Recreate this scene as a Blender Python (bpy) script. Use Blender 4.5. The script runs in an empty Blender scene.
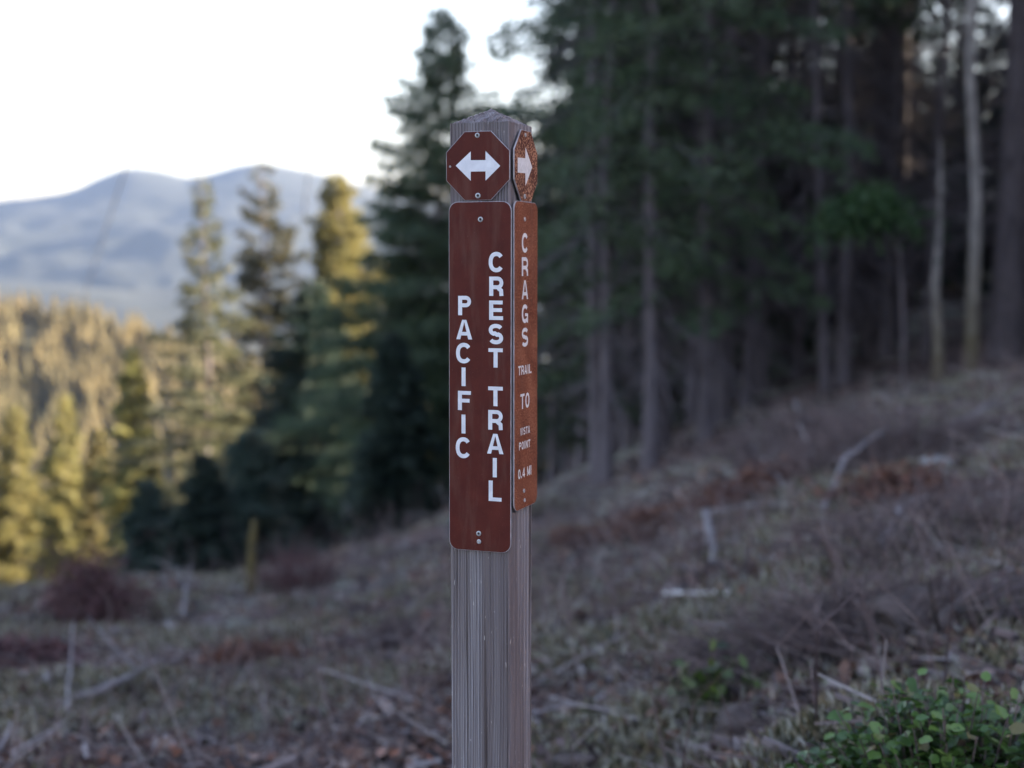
import bpy, math, random
import numpy as np
from mathutils import Vector, Matrix
R = math.radians
rng = np.random.default_rng(11)
random.seed(5)
SC = bpy.context.scene
COL = SC.collection

# ------------------------------------------------------------------ camera
F = 1422.0                       # focal length in pixels of a 1024 wide frame
PITCH = R(4.7)
EYE = 1.02                       # eye height above the ground under the camera
cd = bpy.data.cameras.new('camera'); cam = bpy.data.objects.new('camera', cd); COL.objects.link(cam)
cam.location = (0, 0, EYE); cam.rotation_euler = (math.pi/2 - PITCH, 0, 0)
cd.sensor_width = 36; cd.lens = 36*F/1024; cd.clip_start = 0.05; cd.clip_end = 60000
cd.dof.use_dof = True; cd.dof.focus_distance = 2.0; cd.dof.aperture_fstop = 2.95; cd.dof.aperture_blades = 0
SC.camera = cam

# ------------------------------------------------------------------ light
SUN_AZ, SUN_EL = 84.0, 11.0      # clockwise from the view direction (+y), degrees
W = bpy.data.worlds.new('World'); SC.world = W; W.use_nodes = True
nt = W.node_tree
sky = nt.nodes.new('ShaderNodeTexSky'); sky.sky_type = 'NISHITA'; sky.sun_disc = False
sky.sun_elevation = R(SUN_EL); sky.sun_rotation = R(SUN_AZ); sky.air_density = 1.0; sky.dust_density = 1.0; sky.ozone_density = 1.0
bg = nt.nodes['Background']; bg.inputs['Strength'].default_value = 0.072
wt = nt.nodes.new('ShaderNodeMix'); wt.data_type = 'RGBA'; wt.blend_type = 'MULTIPLY'; wt.inputs[0].default_value = 1.0
nt.links.new(sky.outputs[0], wt.inputs[6]); wt.inputs[7].default_value = (1.16, .97, .97, 1)
nt.links.new(wt.outputs[2], bg.inputs['Color'])
sd = bpy.data.lights.new('sun', 'SUN'); sd.energy = 5.0; sd.angle = R(0.5); sd.color = (1.0, 0.86, 0.62)
so = bpy.data.objects.new('sun', sd); COL.objects.link(so)
sdir = Vector((math.sin(R(SUN_AZ))*math.cos(R(SUN_EL)), math.cos(R(SUN_AZ))*math.cos(R(SUN_EL)), math.sin(R(SUN_EL))))
so.rotation_euler = sdir.to_track_quat('Z', 'Y').to_euler(); so.location = (60, 10, 60)
SC.view_settings.view_transform = 'Standard'; SC.view_settings.look = 'None'
SC.view_settings.exposure = 3.52; SC.view_settings.gamma = 1.0; SC.view_settings.use_curve_mapping = False
SC.cycles.use_denoising = True
SC.cycles.max_bounces = 6; SC.cycles.diffuse_bounces = 3; SC.cycles.glossy_bounces = 2
SC.cycles.transmission_bounces = 3; SC.cycles.volume_bounces = 1; SC.cycles.transparent_max_bounces = 6
SC.cycles.caustics_reflective = False; SC.cycles.caustics_refractive = False

# ------------------------------------------------------------------ helpers
def at(px, py, y):
    """World point seen at pixel (px,py) lying at depth y in front of the camera."""
    a = (px-512)/F; b = (384-py)/F
    dy = math.cos(PITCH) + b*math.sin(PITCH); dz = -math.sin(PITCH) + b*math.cos(PITCH)
    return Vector((a/dy*y, y, EYE + dz/dy*y))

def tag(o, label=None, cat=None, group=None, kind=None):
    if label: o['label'] = label
    if cat: o['category'] = cat
    if group: o['group'] = group
    if kind: o['kind'] = kind
    return o
def empty(name, loc=(0, 0, 0), rz=0.0):
    o = bpy.data.objects.new(name, None); o.empty_display_size = .1
    o.location = loc; o.rotation_euler = (0, 0, rz); COL.objects.link(o); return o
def mesh_np(name, V, Fc, mats, smooth=False, midx=None):
    V = np.asarray(V, dtype=np.float32).reshape(-1, 3); Fc = np.asarray(Fc, dtype=np.int32)
    me = bpy.data.meshes.new(name); n, k = Fc.shape
    me.vertices.add(len(V)); me.vertices.foreach_set('co', V.ravel())
    me.loops.add(n*k); me.loops.foreach_set('vertex_index', Fc.ravel())
    me.polygons.add(n); me.polygons.foreach_set('loop_start', np.arange(0, n*k, k, dtype=np.int32))
    try: me.polygons.foreach_set('loop_total', np.full(n, k, dtype=np.int32))
    except Exception: pass
    if midx is not None: me.polygons.foreach_set('material_index', np.asarray(midx, dtype=np.int32))
    me.polygons.foreach_set('use_smooth', np.full(n, smooth, dtype=bool))
    me.update(calc_edges=True); me.validate()
    for m in (mats if isinstance(mats, (list, tuple)) else [mats]): me.materials.append(m)
    return me
def link(name, me, parent=None, loc=(0, 0, 0)):
    o = bpy.data.objects.new(name, me); COL.objects.link(o); o.location = loc
    if parent is not None: o.parent = parent
    return o
class MB:
    """Collects polygons of any size and links them as one object."""
    def __init__(s): s.v = []; s.f = []; s.m = []
    def add(s, vs, fs, m=0):
        b = len(s.v); s.v += [tuple(v) for v in vs]; s.f += [tuple(b+i for i in f) for f in fs]; s.m += [m]*len(fs)
    def tube(s, pts, rad, n=8, m=0, cap=True, wob=0.0):
        pts = [Vector(p) for p in pts]; rings = []; up = Vector((0.13, 0.31, 1)).normalized(); b = len(s.v)
        for i, p in enumerate(pts):
            t = (pts[min(i+1, len(pts)-1)] - pts[max(i-1, 0)]).normalized()
            x = t.cross(up)
            if x.length < .05: x = t.cross(Vector((1, 0, 0)))
            x.normalize(); y = t.cross(x)
            for k in range(n):
                a = 2*math.pi*k/n; r = rad[i]*(1 + wob*(random.random()-.5))
                s.v.append(tuple(p + (x*math.cos(a) + y*math.sin(a))*r))
        for i in range(len(pts)-1):
            for k in range(n):
                a = b+i*n+k; c = b+i*n+(k+1) % n; s.f.append((a, c, c+n, a+n)); s.m.append(m)
        if cap:
            s.f.append(tuple(b+k for k in range(n))[::-1]); s.m.append(m)
            e = b+(len(pts)-1)*n; s.f.append(tuple(e+k for k in range(n))); s.m.append(m)
    def build(s, name, mats, parent=None, loc=(0, 0, 0), smooth=False):
        me = bpy.data.meshes.new(name); me.from_pydata(s.v, [], s.f)
        for m in (mats if isinstance(mats, (list, tuple)) else [mats]): me.materials.append(m)
        me.polygons.foreach_set('material_index', s.m)
        me.polygons.foreach_set('use_smooth', [smooth]*len(s.f)); me.update()
        return link(name, me, parent, loc)

# 2-D value noise in numpy
_P = rng.random((256, 256))
def vnoise(x, y):
    x = np.asarray(x, float); y = np.asarray(y, float)
    xi = np.floor(x).astype(int); yi = np.floor(y).astype(int); fx = x-xi; fy = y-yi
    fx = fx*fx*(3-2*fx); fy = fy*fy*(3-2*fy)
    g = lambda i, j: _P[i & 255, j & 255]
    return (g(xi, yi)*(1-fx)+g(xi+1, yi)*fx)*(1-fy) + (g(xi, yi+1)*(1-fx)+g(xi+1, yi+1)*fx)*fy
def fbm(x, y, o=4, gain=.5):
    s = 0; a = 1; t = 0
    for k in range(o):
        s = s + a*(vnoise(x*2**k+17.3*k, y*2**k+5.1*k)-.5); t += a; a *= gain
    return s/t*2
def sstep(a, b, x):
    t = np.clip((np.asarray(x, float)-a)/(b-a), 0, 1); return t*t*(3-2*t)

# ------------------------------------------------------------------ material helpers
def newmat(name):
    m = bpy.data.materials.new(name); m.use_nodes = True
    return m, m.node_tree.nodes, m.node_tree.links, m.node_tree.nodes['Principled BSDF']
def ramp(N, L, fac, stops, mode='LINEAR'):
    r = N.new('ShaderNodeValToRGB'); r.color_ramp.interpolation = mode
    e = r.color_ramp.elements
    while len(e) < len(stops): e.new(0.5)
    for i, (p, c) in enumerate(stops): e[i].position = p; e[i].color = (*c, 1)
    L.new(fac, r.inputs[0]); return r.outputs[0]
def noise(N, L, scale, vec=None, detail=4, rough=.55, dist=0, out=0):
    n = N.new('ShaderNodeTexNoise'); n.inputs['Scale'].default_value = scale; n.inputs['Detail'].default_value = detail
    n.inputs['Roughness'].default_value = rough; n.inputs['Distortion'].default_value = dist
    if vec is not None: L.new(vec, n.inputs['Vector'])
    return n.outputs[out]
def coords(N, L, kind='Object', scale=(1, 1, 1), loc=(0, 0, 0)):
    t = N.new('ShaderNodeTexCoord'); mp = N.new('ShaderNodeMapping')
    mp.inputs['Scale'].default_value = scale; mp.inputs['Location'].default_value = loc
    L.new(t.outputs[kind], mp.inputs[0]); return mp.outputs[0]
def mixc(N, L, fac, a, b, mode='MIX'):
    m = N.new('ShaderNodeMix'); m.data_type = 'RGBA'; m.blend_type = mode
    if isinstance(fac, (int, float)): m.inputs[0].default_value = fac
    else: L.new(fac, m.inputs[0])
    for i, c in ((6, a), (7, b)):
        if isinstance(c, tuple): m.inputs[i].default_value = (*c, 1)
        else: L.new(c, m.inputs[i])
    return m.outputs[2]
def bump(N, L, bsdf, h, strength=.5, dist=.01):
    b = N.new('ShaderNodeBump'); b.inputs['Strength'].default_value = strength; b.inputs['Distance'].default_value = dist
    L.new(h, b.inputs['Height']); L.new(b.outputs[0], bsdf.inputs['Normal'])
def math_(N, L, op, a, b=None):
    m = N.new('ShaderNodeMath'); m.operation = op
    for i, v in enumerate((a, b)):
        if v is None: continue
        if isinstance(v, (int, float)): m.inputs[i].default_value = v
        else: L.new(v, m.inputs[i])
    return m.outputs[0]

def foliage_mat(name, c0, c1, trans=.35, scale=.6, rough=.6):
    m, N, L, b = newmat(name)
    v = coords(N, L)
    n = noise(N, L, scale, v, 3)
    oi = N.new('ShaderNodeObjectInfo')
    hs = N.new('ShaderNodeHueSaturation')
    c = ramp(N, L, n, [(.3, c0), (.7, c1)])
    L.new(c, hs.inputs['Color'])
    L.new(math_(N, L, 'ADD', math_(N, L, 'MULTIPLY', oi.outputs['Random'], .5), .75), hs.inputs['Value'])
    L.new(math_(N, L, 'ADD', math_(N, L, 'MULTIPLY', oi.outputs['Random'], .03), .485), hs.inputs['Hue'])
    if name == 'shrub_leaves':
        gi = N.new('ShaderNodeNewGeometry'); cc = ramp(N, L, gi.outputs['Random Per Island'], [(0, (.018, .036, .010)), (.5, (.052, .10, .022)), (.93, (.11, .17, .04)), (.97, (.12, .13, .04)), (1, (.12, .06, .045))])
        L.new(cc, hs.inputs['Color'])
    L.new(hs.outputs[0], b.inputs['Base Color']); b.inputs['Roughness'].default_value = rough
    b.inputs['Specular IOR Level'].default_value = .5 if name == 'shrub_leaves' else .3
    t = N.new('ShaderNodeBsdfTranslucent'); L.new(hs.outputs[0], t.inputs[0])
    mx = N.new('ShaderNodeMixShader'); mx.inputs[0].default_value = trans
    L.new(b.outputs[0], mx.inputs[1]); L.new(t.outputs[0], mx.inputs[2])
    L.new(mx.outputs[0], N['Material Output'].inputs[0])
    return m
def bark_mat(name, c0, c1, moss=None, scale=3):
    m, N, L, b = newmat(name)
    v = coords(N, L, scale=(scale*2, scale*2, scale*.35))
    n = noise(N, L, 2.0, v, 6, .65)
    c = ramp(N, L, n, [(.3, c0), (.7, c1)])
    if moss:
        z = N.new('ShaderNodeSeparateXYZ'); L.new(coords(N, L), z.inputs[0])
        zz = math_(N, L, 'ADD', z.outputs[2], math_(N, L, 'MULTIPLY', noise(N, L, 2.0, coords(N, L), 3), 2.0))
        f = ramp(N, L, math_(N, L, 'MULTIPLY', zz, .2), [(.25, (.8, .8, .8)), (.85, (0, 0, 0))])
        c = mixc(N, L, f, c, moss)
    L.new(c, b.inputs['Base Color']); b.inputs['Roughness'].default_value = .9
    bump(N, L, b, n, .8, .03)
    return m
def plain(name, c0, c1, scale=8, rough=.85, coordk='Object', bmp=0):
    m, N, L, b = newmat(name)
    n = noise(N, L, scale, coords(N, L, coordk), 4)
    L.new(ramp(N, L, n, [(.32, c0), (.68, c1)]), b.inputs['Base Color']); b.inputs['Roughness'].default_value = rough
    if bmp: bump(N, L, b, n, .6, bmp)
    return m
def per_face_mat(name, stops, scale=40, trans=0.0, rough=.8):
    """Colour by a coarse random cell in space: litter where each scrap has its own colour."""
    m, N, L, b = newmat(name)
    w = N.new('ShaderNodeTexWhiteNoise'); w.noise_dimensions = '3D'
    g = N.new('ShaderNodeNewGeometry'); L.new(g.outputs['Random Per Island'], w.inputs['Vector'])
    c = ramp(N, L, g.outputs['Random Per Island'], stops)
    big = noise(N, L, .9, coords(N, L), 3)
    c = mixc(N, L, math_(N, L, 'MULTIPLY', big, .5), c, (.05, .04, .045))
    L.new(c, b.inputs['Base Color']); b.inputs['Roughness'].default_value = rough
    if trans:
        t = N.new('ShaderNodeBsdfTranslucent'); L.new(c, t.inputs[0])
        mx = N.new('ShaderNodeMixShader'); mx.inputs[0].default_value = trans
        L.new(b.outputs[0], mx.inputs[1]); L.new(t.outputs[0], mx.inputs[2]); L.new(mx.outputs[0], N['Material Output'].inputs[0])
    return m

M = {}
M['fir'] = foliage_mat('fir_needles', (.040, .066, .040), (.085, .120, .066), .3)
M['fir_dark'] = foliage_mat('dark_fir_needles', (.024, .042, .036), (.050, .078, .060), .25)
M['pine'] = foliage_mat('sun_gilded_needles', (.15, .145, .06), (.26, .23, .10), .45)  # lightened towards gold: low sunlight worked into the needle colour
M['fir_slope'] = foliage_mat('olive_fir_needles', (.045, .055, .034), (.115, .108, .062), .35)
M['leafy'] = foliage_mat('broad_leaves', (.024, .06, .022), (.05, .10, .034), .35, 1.5, .45)
M['bush'] = foliage_mat('shrub_leaves', (.028, .065, .02), (.075, .13, .04), .25, 9, .3)
M['bark'] = bark_mat('grey_bark', (.05, .041, .05), (.145, .125, .145))
M['bark_pale'] = bark_mat('pale_bark', (.06, .052, .055), (.38, .35, .345), (.07, .055, .012))
M['bark_dark'] = bark_mat('dark_bark', (.045, .037, .045), (.12, .10, .115))
M['deadwood'] = plain('bleached_wood', (.10, .09, .10), (.24, .22, .235), 12, .8, bmp=.004)
M['darkwood'] = plain('rotten_wood', (.03, .022, .022), (.10, .075, .07), 10, .9, bmp=.01)

# ------------------------------------------------------------------ terrain
_PX = np.array([-300, 0, 100, 200, 300, 400, 450, 520, 600, 700, 800, 900, 1024, 1300.])
_PY = np.array([640, 622, 612, 600, 584, 560, 537, 520, 506, 464, 420, 392, 362, 330.])
_DE = np.array([12, 13, 14, 16, 18, 20, 22, 24, 24, 24, 26, 27, 28, 28.])
_SL = np.array([-.34, -.34, -.33, -.32, -.30, -.25, -.21, -.16, -.09, -.02, .03, .05, .07, .08])
_U = (_PX-512)/F/math.cos(PITCH)
_SE = np.tan(np.arctan((384-_PY)/F)-PITCH)
def ground_z(x, y, detail=True):
    x = np.asarray(x, float); y = np.asarray(y, float)
    phi = np.arctan2(x, y); r = np.hypot(x, y)
    ph = np.clip(phi, -R(24), R(26)); u = np.tan(ph); D = r*np.cos(ph)
    se = np.interp(u, _U, _SE); de = np.interp(u, _U, _DE); sl = np.interp(u, _U, _SL)
    ze = se*de
    near = -EYE + (ze+EYE)*np.clip(D/de, 0, 1)
    over = np.maximum(D-de, 0)
    soft = over*over/(over+4.0)
    z = near + sl*soft + np.maximum((ze+EYE)/de - sl, 0)*0
    z = z - .60*np.maximum(D-67, 0)*sstep(66, 76, D)*sstep(-.06, .04, u)
    # unseen hillside added right of the clearing, outside the frame, to shade it
    hill = sstep(R(34), R(62), np.abs(phi))*(phi > 0)*sstep(R(178), R(120), phi)
    z = z + hill*.34*np.minimum(np.maximum(r-14, 0), 42)*sstep(400, 90, r)
    z = np.maximum(z, -125 + 14*fbm(x/300, y/300, 3))
    if detail:
        k = sstep(60, 18, r)
        z = z + k*(.22*fbm(x/3.1, y/3.1, 3) + .15*fbm(x/.8+9, y/.8, 3) + .05*fbm(x/.22, y/.22+4, 2))
        z = z + (1-k)*1.2*fbm(x/14, y/14, 3)
    return z + EYE
def gz(x, y): return float(ground_z(np.array([x]), np.array([y]))[0])
def on_ground(px, py, lift=0):
    """Point of the ground seen at a pixel."""
    y = 1.5
    while y < 60:
        p = at(px, py, y)
        if p.z <= gz(p.x, p.y): break
        y += .06
    return Vector((p.x, p.y, gz(p.x, p.y)+lift))

def polar(name, phis, rs, zf, mat, smooth=True):
    P, Q = np.meshgrid(phis, rs, indexing='ij'); X = np.sin(P)*Q; Y = np.cos(P)*Q; Z = zf(X, Y)
    n, m = P.shape; i = np.arange(n-1)[:, None]*m + np.arange(m-1)[None, :]
    Fc = np.stack([i, i+1, i+m+1, i+m], -1).reshape(-1, 4)[:, ::-1]
    return mesh_np(name, np.stack([X, Y, Z], -1).reshape(-1, 3), Fc, mat, smooth)

# ground material
m, N, L, b = newmat('forest_floor')
v = coords(N, L)
n1 = noise(N, L, .55, v, 5, .6); n2 = noise(N, L, 5.5, v, 6, .65); n3 = noise(N, L, 26, v, 4, .7); n4 = noise(N, L, 1.3, coords(N, L, loc=(7, 3, 0)), 4, .6)
soil = ramp(N, L, n2, [(.40, (.012, .008, .009)), (.52, (.085, .052, .055)), (.68, (.26, .185, .18))])
moss = ramp(N, L, n3, [(.3, (.085, .085, .06)), (.7, (.33, .34, .29))])
dead = ramp(N, L, n3, [(.3, (.10, .055, .045)), (.7, (.24, .15, .12))])
mk = ramp(N, L, math_(N, L, 'ADD', math_(N, L, 'MULTIPLY', n1, .6), math_(N, L, 'MULTIPLY', noise(N, L, 3.3, coords(N, L, loc=(4, 4, 0)), 5, .7), .4)), [(.485, (0, 0, 0)), (.54, (1, 1, 1))])
dk = ramp(N, L, n4, [(.49, (0, 0, 0)), (.64, (1, 1, 1))])
c = mixc(N, L, dk, soil, dead); c = mixc(N, L, math_(N, L, 'MULTIPLY', mk, .85), c, moss)
n5 = noise(N, L, 2.6, coords(N, L, loc=(1, 8, 0)), 5, .7); c = mixc(N, L, ramp(N, L, n5, [(.40, (.9, .9, .9)), (.50, (0, 0, 0))]), c, (.03, .02, .022))  # shade of dark crevices put into the soil colour as random patches
ln_ = N.new('ShaderNodeVectorMath'); ln_.operation = 'LENGTH'; L.new(v, ln_.inputs[0])
mr = N.new('ShaderNodeMapRange'); mr.inputs[1].default_value = 45; mr.inputs[2].default_value = 160; L.new(ln_.outputs['Value'], mr.inputs[0])
c = mixc(N, L, mr.outputs[0], c, (.016, .019, .012))        # beyond the clearing the valley floor is wooded
L.new(c, b.inputs['Base Color']); b.inputs['Roughness'].default_value = .95
h = math_(N, L, 'ADD', n2, math_(N, L, 'MULTIPLY', n3, .5)); bump(N, L, b, h, .7, .06)
M['ground'] = m

phin = np.concatenate([np.linspace(-math.pi, -R(30), 60, endpoint=False), np.linspace(-R(30), R(32), 420, endpoint=False), np.linspace(R(32), math.pi, 70)])
rs = np.concatenate([[0.0], np.geomspace(.6, 45, 330), np.geomspace(48, 16000, 90)])
g = link('ground', polar('ground', phin, rs, ground_z, M['ground'])); tag(g, kind='structure')

# ------------------------------------------------------------------ far mountains and the middle hill
def ridge(name, xs_px, ys_px, dist, depth, base, amp, mat, nphi, nr, seed, ext=None):
    us = [math.atan((p-512)/F) for p in xs_px]; el = [math.tan(math.atan((384-q)/F)-PITCH) for q in ys_px]
    phis = np.linspace(us[0], us[-1], nphi); t = np.linspace(-1, 1, nr)
    P, T = np.meshgrid(phis, t, indexing='ij'); D = dist + T*depth
    top = np.interp(P, us, el)*dist + EYE
    k_ = nphi//42; ker = np.hanning(2*k_+3); ker /= ker.sum(); k2 = nphi//9; ke2 = np.hanning(2*k2+3); ke2 /= ke2.sum()
    e0 = np.interp(phis, us, el)*dist + EYE; cv = lambda q, kk: np.convolve(np.pad(q, len(kk)//2, mode='edge'), kk, 'valid')
    e1 = cv(e0, np.ones(5)/5); e2 = cv(e0, ke2); w_ = np.clip(np.abs(T)*3.2, 0, 1)
    top = e1[:, None]*(1-w_)+e2[:, None]*w_; Y = D
    X = np.tan(P)*D
    prof = 1-np.abs(T)**1.25
    s = dist/10
    rn = np.abs(fbm(X/(s*1.7)+seed, Y/(s*1.7), 5, .55))
    Z = base + (top-base)*prof - rn*amp*np.clip(np.abs(T)*2.2, 0.05, 1) + amp*.10*fbm(X/(s*.4), Y/(s*.4)+seed, 4)*np.clip(np.abs(T)*3, .25, 1)
    n, mm = P.shape; i = np.arange(n-1)[:, None]*mm + np.arange(mm-1)[None, :]
    Fc = np.stack([i, i+1, i+mm+1, i+mm], -1).reshape(-1, 4)[:, ::-1]
    o = link(name, mesh_np(name, np.stack([X, Y, Z], -1).reshape(-1, 3), Fc, mat, True)); tag(o, kind='structure')
    return o, P, T, X, Y, Z
M['mountain'] = plain('wooded_mountain', (.011, .016, .014), (.019, .024, .020), .004, .95)
mo, *_ = ridge('mountains', [-900, -600, -200, 0, 40, 75, 100, 128, 150, 175, 192, 215, 240, 262, 290, 330, 370, 400, 500, 640, 800, 1100, 1500],
      [260, 210, 215, 201, 197, 191, 178, 167, 168, 173, 180, 173, 166, 162, 167, 176, 187, 194, 205, 190, 210, 220, 240], 7000, 3600, -320, 150, M['mountain'], 420, 120, 3.3)
ridge('foothills', [-900, -500, -100, 0, 60, 140, 230, 330, 450, 600, 800, 1100], [300, 292, 286, 280, 284, 290, 283, 288, 280, 286, 292, 300], 3600, 1500, -200, 60, M['mountain'], 220, 70, 5.7)
M['hill'] = plain('hill_floor', (.06, .06, .03), (.13, .11, .06), .05, .95)
ho, HP, HT, HX, HY, HZ = ridge('wooded_hill', [-900, -500, -200, 0, 40, 80, 120, 170, 230, 300, 400, 520, 700],
      [330, 300, 305, 318, 322, 332, 342, 352, 372, 395, 420, 445, 500], 760, 330, -150, 26, M['hill'], 160, 60, 8.1)

# ------------------------------------------------------------------ conifers
def tubes_np(P0, P1, r0, r1, n=3):
    """Many straight tapered sticks as one quad mesh (arrays)."""
    P0 = np.asarray(P0, float); P1 = np.asarray(P1, float); k = len(P0)
    t = P1-P0; t /= np.linalg.norm(t, axis=1, keepdims=True)+1e-9
    up = np.tile([.1, .2, 1.], (k, 1)); up[np.abs(t[:, 2]) > .9] = [1, 0, 0.1]
    x = np.cross(t, up); x /= np.linalg.norm(x, axis=1, keepdims=True)+1e-9; y = np.cross(t, x)
    V = []
    for j in range(n):
        a = 2*math.pi*j/n; d = x*math.cos(a)+y*math.sin(a)
        V.append(P0+d*np.reshape(r0, (-1, 1))); V.append(P1+d*np.reshape(r1, (-1, 1)))
    V = np.stack(V, 1)           # k, 2n, 3
    base = np.arange(k)[:, None]*2*n
    Fc = np.concatenate([np.stack([base[:, 0]+2*j, base[:, 0]+2*((j+1) % n), base[:, 0]+2*((j+1) % n)+1, base[:, 0]+2*j+1], -1)[:, None] for j in range(n)], 1)
    return V.reshape(-1, 3), Fc.reshape(-1, 4)
def leaves_np(P, Dr, l, w, rg):
    """Diamond shaped sprays: point P, direction Dr, length l, half width w."""
    k = len(P); Dr = Dr/(np.linalg.norm(Dr, axis=1, keepdims=True)+1e-9)
    rnd = rg.normal(size=(k, 3)); s = np.cross(Dr, rnd); s /= np.linalg.norm(s, axis=1, keepdims=True)+1e-9
    l = np.reshape(l, (-1, 1)); w = np.reshape(w, (-1, 1))
    V = np.stack([P, P+Dr*l*.45+s*w, P+Dr*l, P+Dr*l*.45-s*w], 1).reshape(-1, 3)
    return V, np.arange(4*k).reshape(-1, 4)

def conifer(h, r0, cb, rad, mats, seed, shape=.8, nb=110, per=300, droop=.25, rise=.1, leaf=.30, dead=0, gap=.1, lean=(0, 0), tip=1.0, wig=.15):
    """Three meshes of a conifer standing at the origin: trunk, branches, crown."""
    rg = np.random.default_rng(seed)
    zs = np.linspace(0, h, 14)
    cx = lean[0]*zs/h + wig*np.interp(zs, np.linspace(0, h, 6), rg.normal(size=6)*.6)*np.minimum(zs/h*3, 1)
    cy = lean[1]*zs/h + wig*np.interp(zs, np.linspace(0, h, 6), rg.normal(size=6)*.6)*np.minimum(zs/h*3, 1)
    rr = r0*(1-zs/h)**.8 + .012; rr[0] *= 1.35
    mb = MB(); mb.tube([(cx[i], cy[i], zs[i]-(.4 if i == 0 else 0)) for i in range(14)], rr, 12, wob=.10)
    trunk_v = np.array(mb.v); trunk_f = np.array([f for f in mb.f if len(f) == 4])
    ax = lambda z: np.stack([np.interp(z, zs, cx), np.interp(z, zs, cy), z], -1)
    q = (np.arange(nb)+rg.random(nb)*.9)/nb
    hz = h*(cb + (1-cb)*q**.92*.985)
    keep = rg.random(nb) > gap; hz = hz[keep]; n = len(hz)
    a = np.arange(n)*2.39996 + rg.normal(size=n)*.5
    tt = (h-hz)/(h*(1-cb))
    Lb = rad*(tt**shape)*(.55+.75*rg.random(n)**1.3) + .12*tip
    Lb *= np.where(tt > .85, .75, 1.0)
    hd = np.stack([np.cos(a), np.sin(a), np.zeros(n)], -1)
    side = np.stack([-np.sin(a), np.cos(a), np.zeros(n)], -1)
    dr = droop*(.6+.8*rg.random(n))*(.3+.9*tt); ri = rise*(.4+rg.random(n)) + .5*(1-tt)**3
    B = ax(hz)
    def P(i, t): return B[i] + hd[i]*(Lb[i]*t)[:, None] + np.stack([0*t, 0*t, Lb[i]*(ri[i]*t - dr[i]*t*t)], -1)
    # woody limbs in three pieces
    P0, P1, q0, q1 = [], [], [], []
    ii = np.arange(n)
    for k in range(3):
        P0.append(P(ii, np.full(n, k/3.))); P1.append(P(ii, np.full(n, (k+1)/3.)))
        bt = .012+.011*Lb; q0.append(bt*(1-k/3.2)); q1.append(bt*(1-(k+1)/3.2))
    if dead:
        dzz = h*(.08+(cb-.06)*rg.random(dead)); da = rg.random(dead)*6.283; dl = rad*(.25+.75*rg.random(dead))
        d0 = ax(dzz); dd = np.stack([np.cos(da), np.sin(da), -.15-.5*rg.random(dead)], -1)
        d1 = d0+dd*(dl*.55)[:, None]; d2 = d1+(dd+[0, 0, -.25])*(dl*.45)[:, None]
        P0 += [d0, d1]; P1 += [d1, d2]; q0 += [np.full(dead, .022), np.full(dead, .013)]; q1 += [np.full(dead, .013), np.full(dead, .005)]
        m2 = dead*3; j = rg.integers(0, dead, m2); t = rg.random(m2)
        s0 = d0[j]+(d1[j]-d0[j])*(.3+.7*t)[:, None]; s1 = s0+(dd[j]+rg.normal(size=(m2, 3))*.6)*(dl[j]*.35)[:, None]
        P0.append(s0); P1.append(s1); q0.append(np.full(m2, .009)); q1.append(np.full(m2, .004))
    V, Fc = tubes_np(np.concatenate(P0), np.concatenate(P1), np.concatenate(q0), np.concatenate(q1))
    tm = mesh_np('trunk', np.concatenate([trunk_v, V]), np.concatenate([trunk_f, Fc+len(trunk_v)]), mats[0], True)
    # needle sprays
    cnt = np.maximum((per*(Lb/rad)**1.3).astype(int), 14)
    i = np.repeat(ii, cnt); k = len(i)
    t = .06+.94*rg.random(k)**.9; sg = np.where(rg.random(k) < .5, -1., 1.); qf = rg.random(k)
    sl = (.58*Lb[i]*(1-t)*(.5+.9*t)+.10*Lb[i]*.6+.12)
    sd_ = side[i]*sg[:, None]*.8 + hd[i]*.6 + np.stack([0*t, 0*t, -.12-.25*droop+0*t], -1)
    C = P(i, t) + sd_*(sl*qf)[:, None] + rg.normal(size=(k, 3))*[.03, .03, .05]*(1+Lb[i]*.35)[:, None]
    Dv = sd_ + rg.normal(size=(k, 3))*.45
    ln = leaf*(.6+.8*rg.random(k)); Vl, Fl = leaves_np(C, Dv, ln, ln*(.16+.12*rg.random(k)), rg)
    cm = mesh_np('crown', Vl, Fl, mats[1])
    return tm, cm
def place_tree(name, parts, loc, rz, sc, label, group=None, cat='tree', tilt=(0, 0)):
    e = empty(name, loc, rz); e.scale = (sc[0], sc[0], sc[1]) if isinstance(sc, tuple) else (sc, sc, sc)
    e.rotation_euler = (tilt[0], tilt[1], rz)
    tag(e, label, cat, group)
    for nm, me in zip(('trunk', 'crown'), parts):
        if me is not None: link(nm, me, e)
    return e

BK, BD, BP = M['bark'], M['bark_dark'], M['bark_pale']
# -- trees of the left, down the slope (each its own form)
def slope_tree(px, top, y, rad_px, label, mats, seed, name='fir_tree', **kw):
    p = at(px, top, y); g0 = gz(p.x, y); h = p.z-g0; rad = rad_px/F*y
    parts = conifer(h, max(.012*h, .12), kw.pop('cb', .12), rad, mats, seed, **kw)
    return place_tree(name, parts, (p.x, y, g0), 0, 1, label)
slope_tree(202, 172, 88, 100, 'tall open-branched fir with a sunlit right side, left of the thin-topped pine', (BD, M['fir_slope']), 21, nb=145, per=714, shape=0.90, gap=0.24, droop=.12, leaf=0.294, cb=.1)
slope_tree(262, 156, 98, 84, 'tall thin-topped pine between the open-branched fir and the golden tree', (BK, M['fir_slope']), 22, 'pine_tree', nb=159, per=765, shape=0.75, gap=0.24, droop=.05, rise=.25, leaf=0.315)
slope_tree(340, 170, 101, 92, 'golden sunlit conifer rising behind the dark bushy fir', (BK, M['pine']), 23, 'pine_tree', nb=278, per=1147, shape=0.70, gap=0.08, droop=.08, leaf=0.315)
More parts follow.
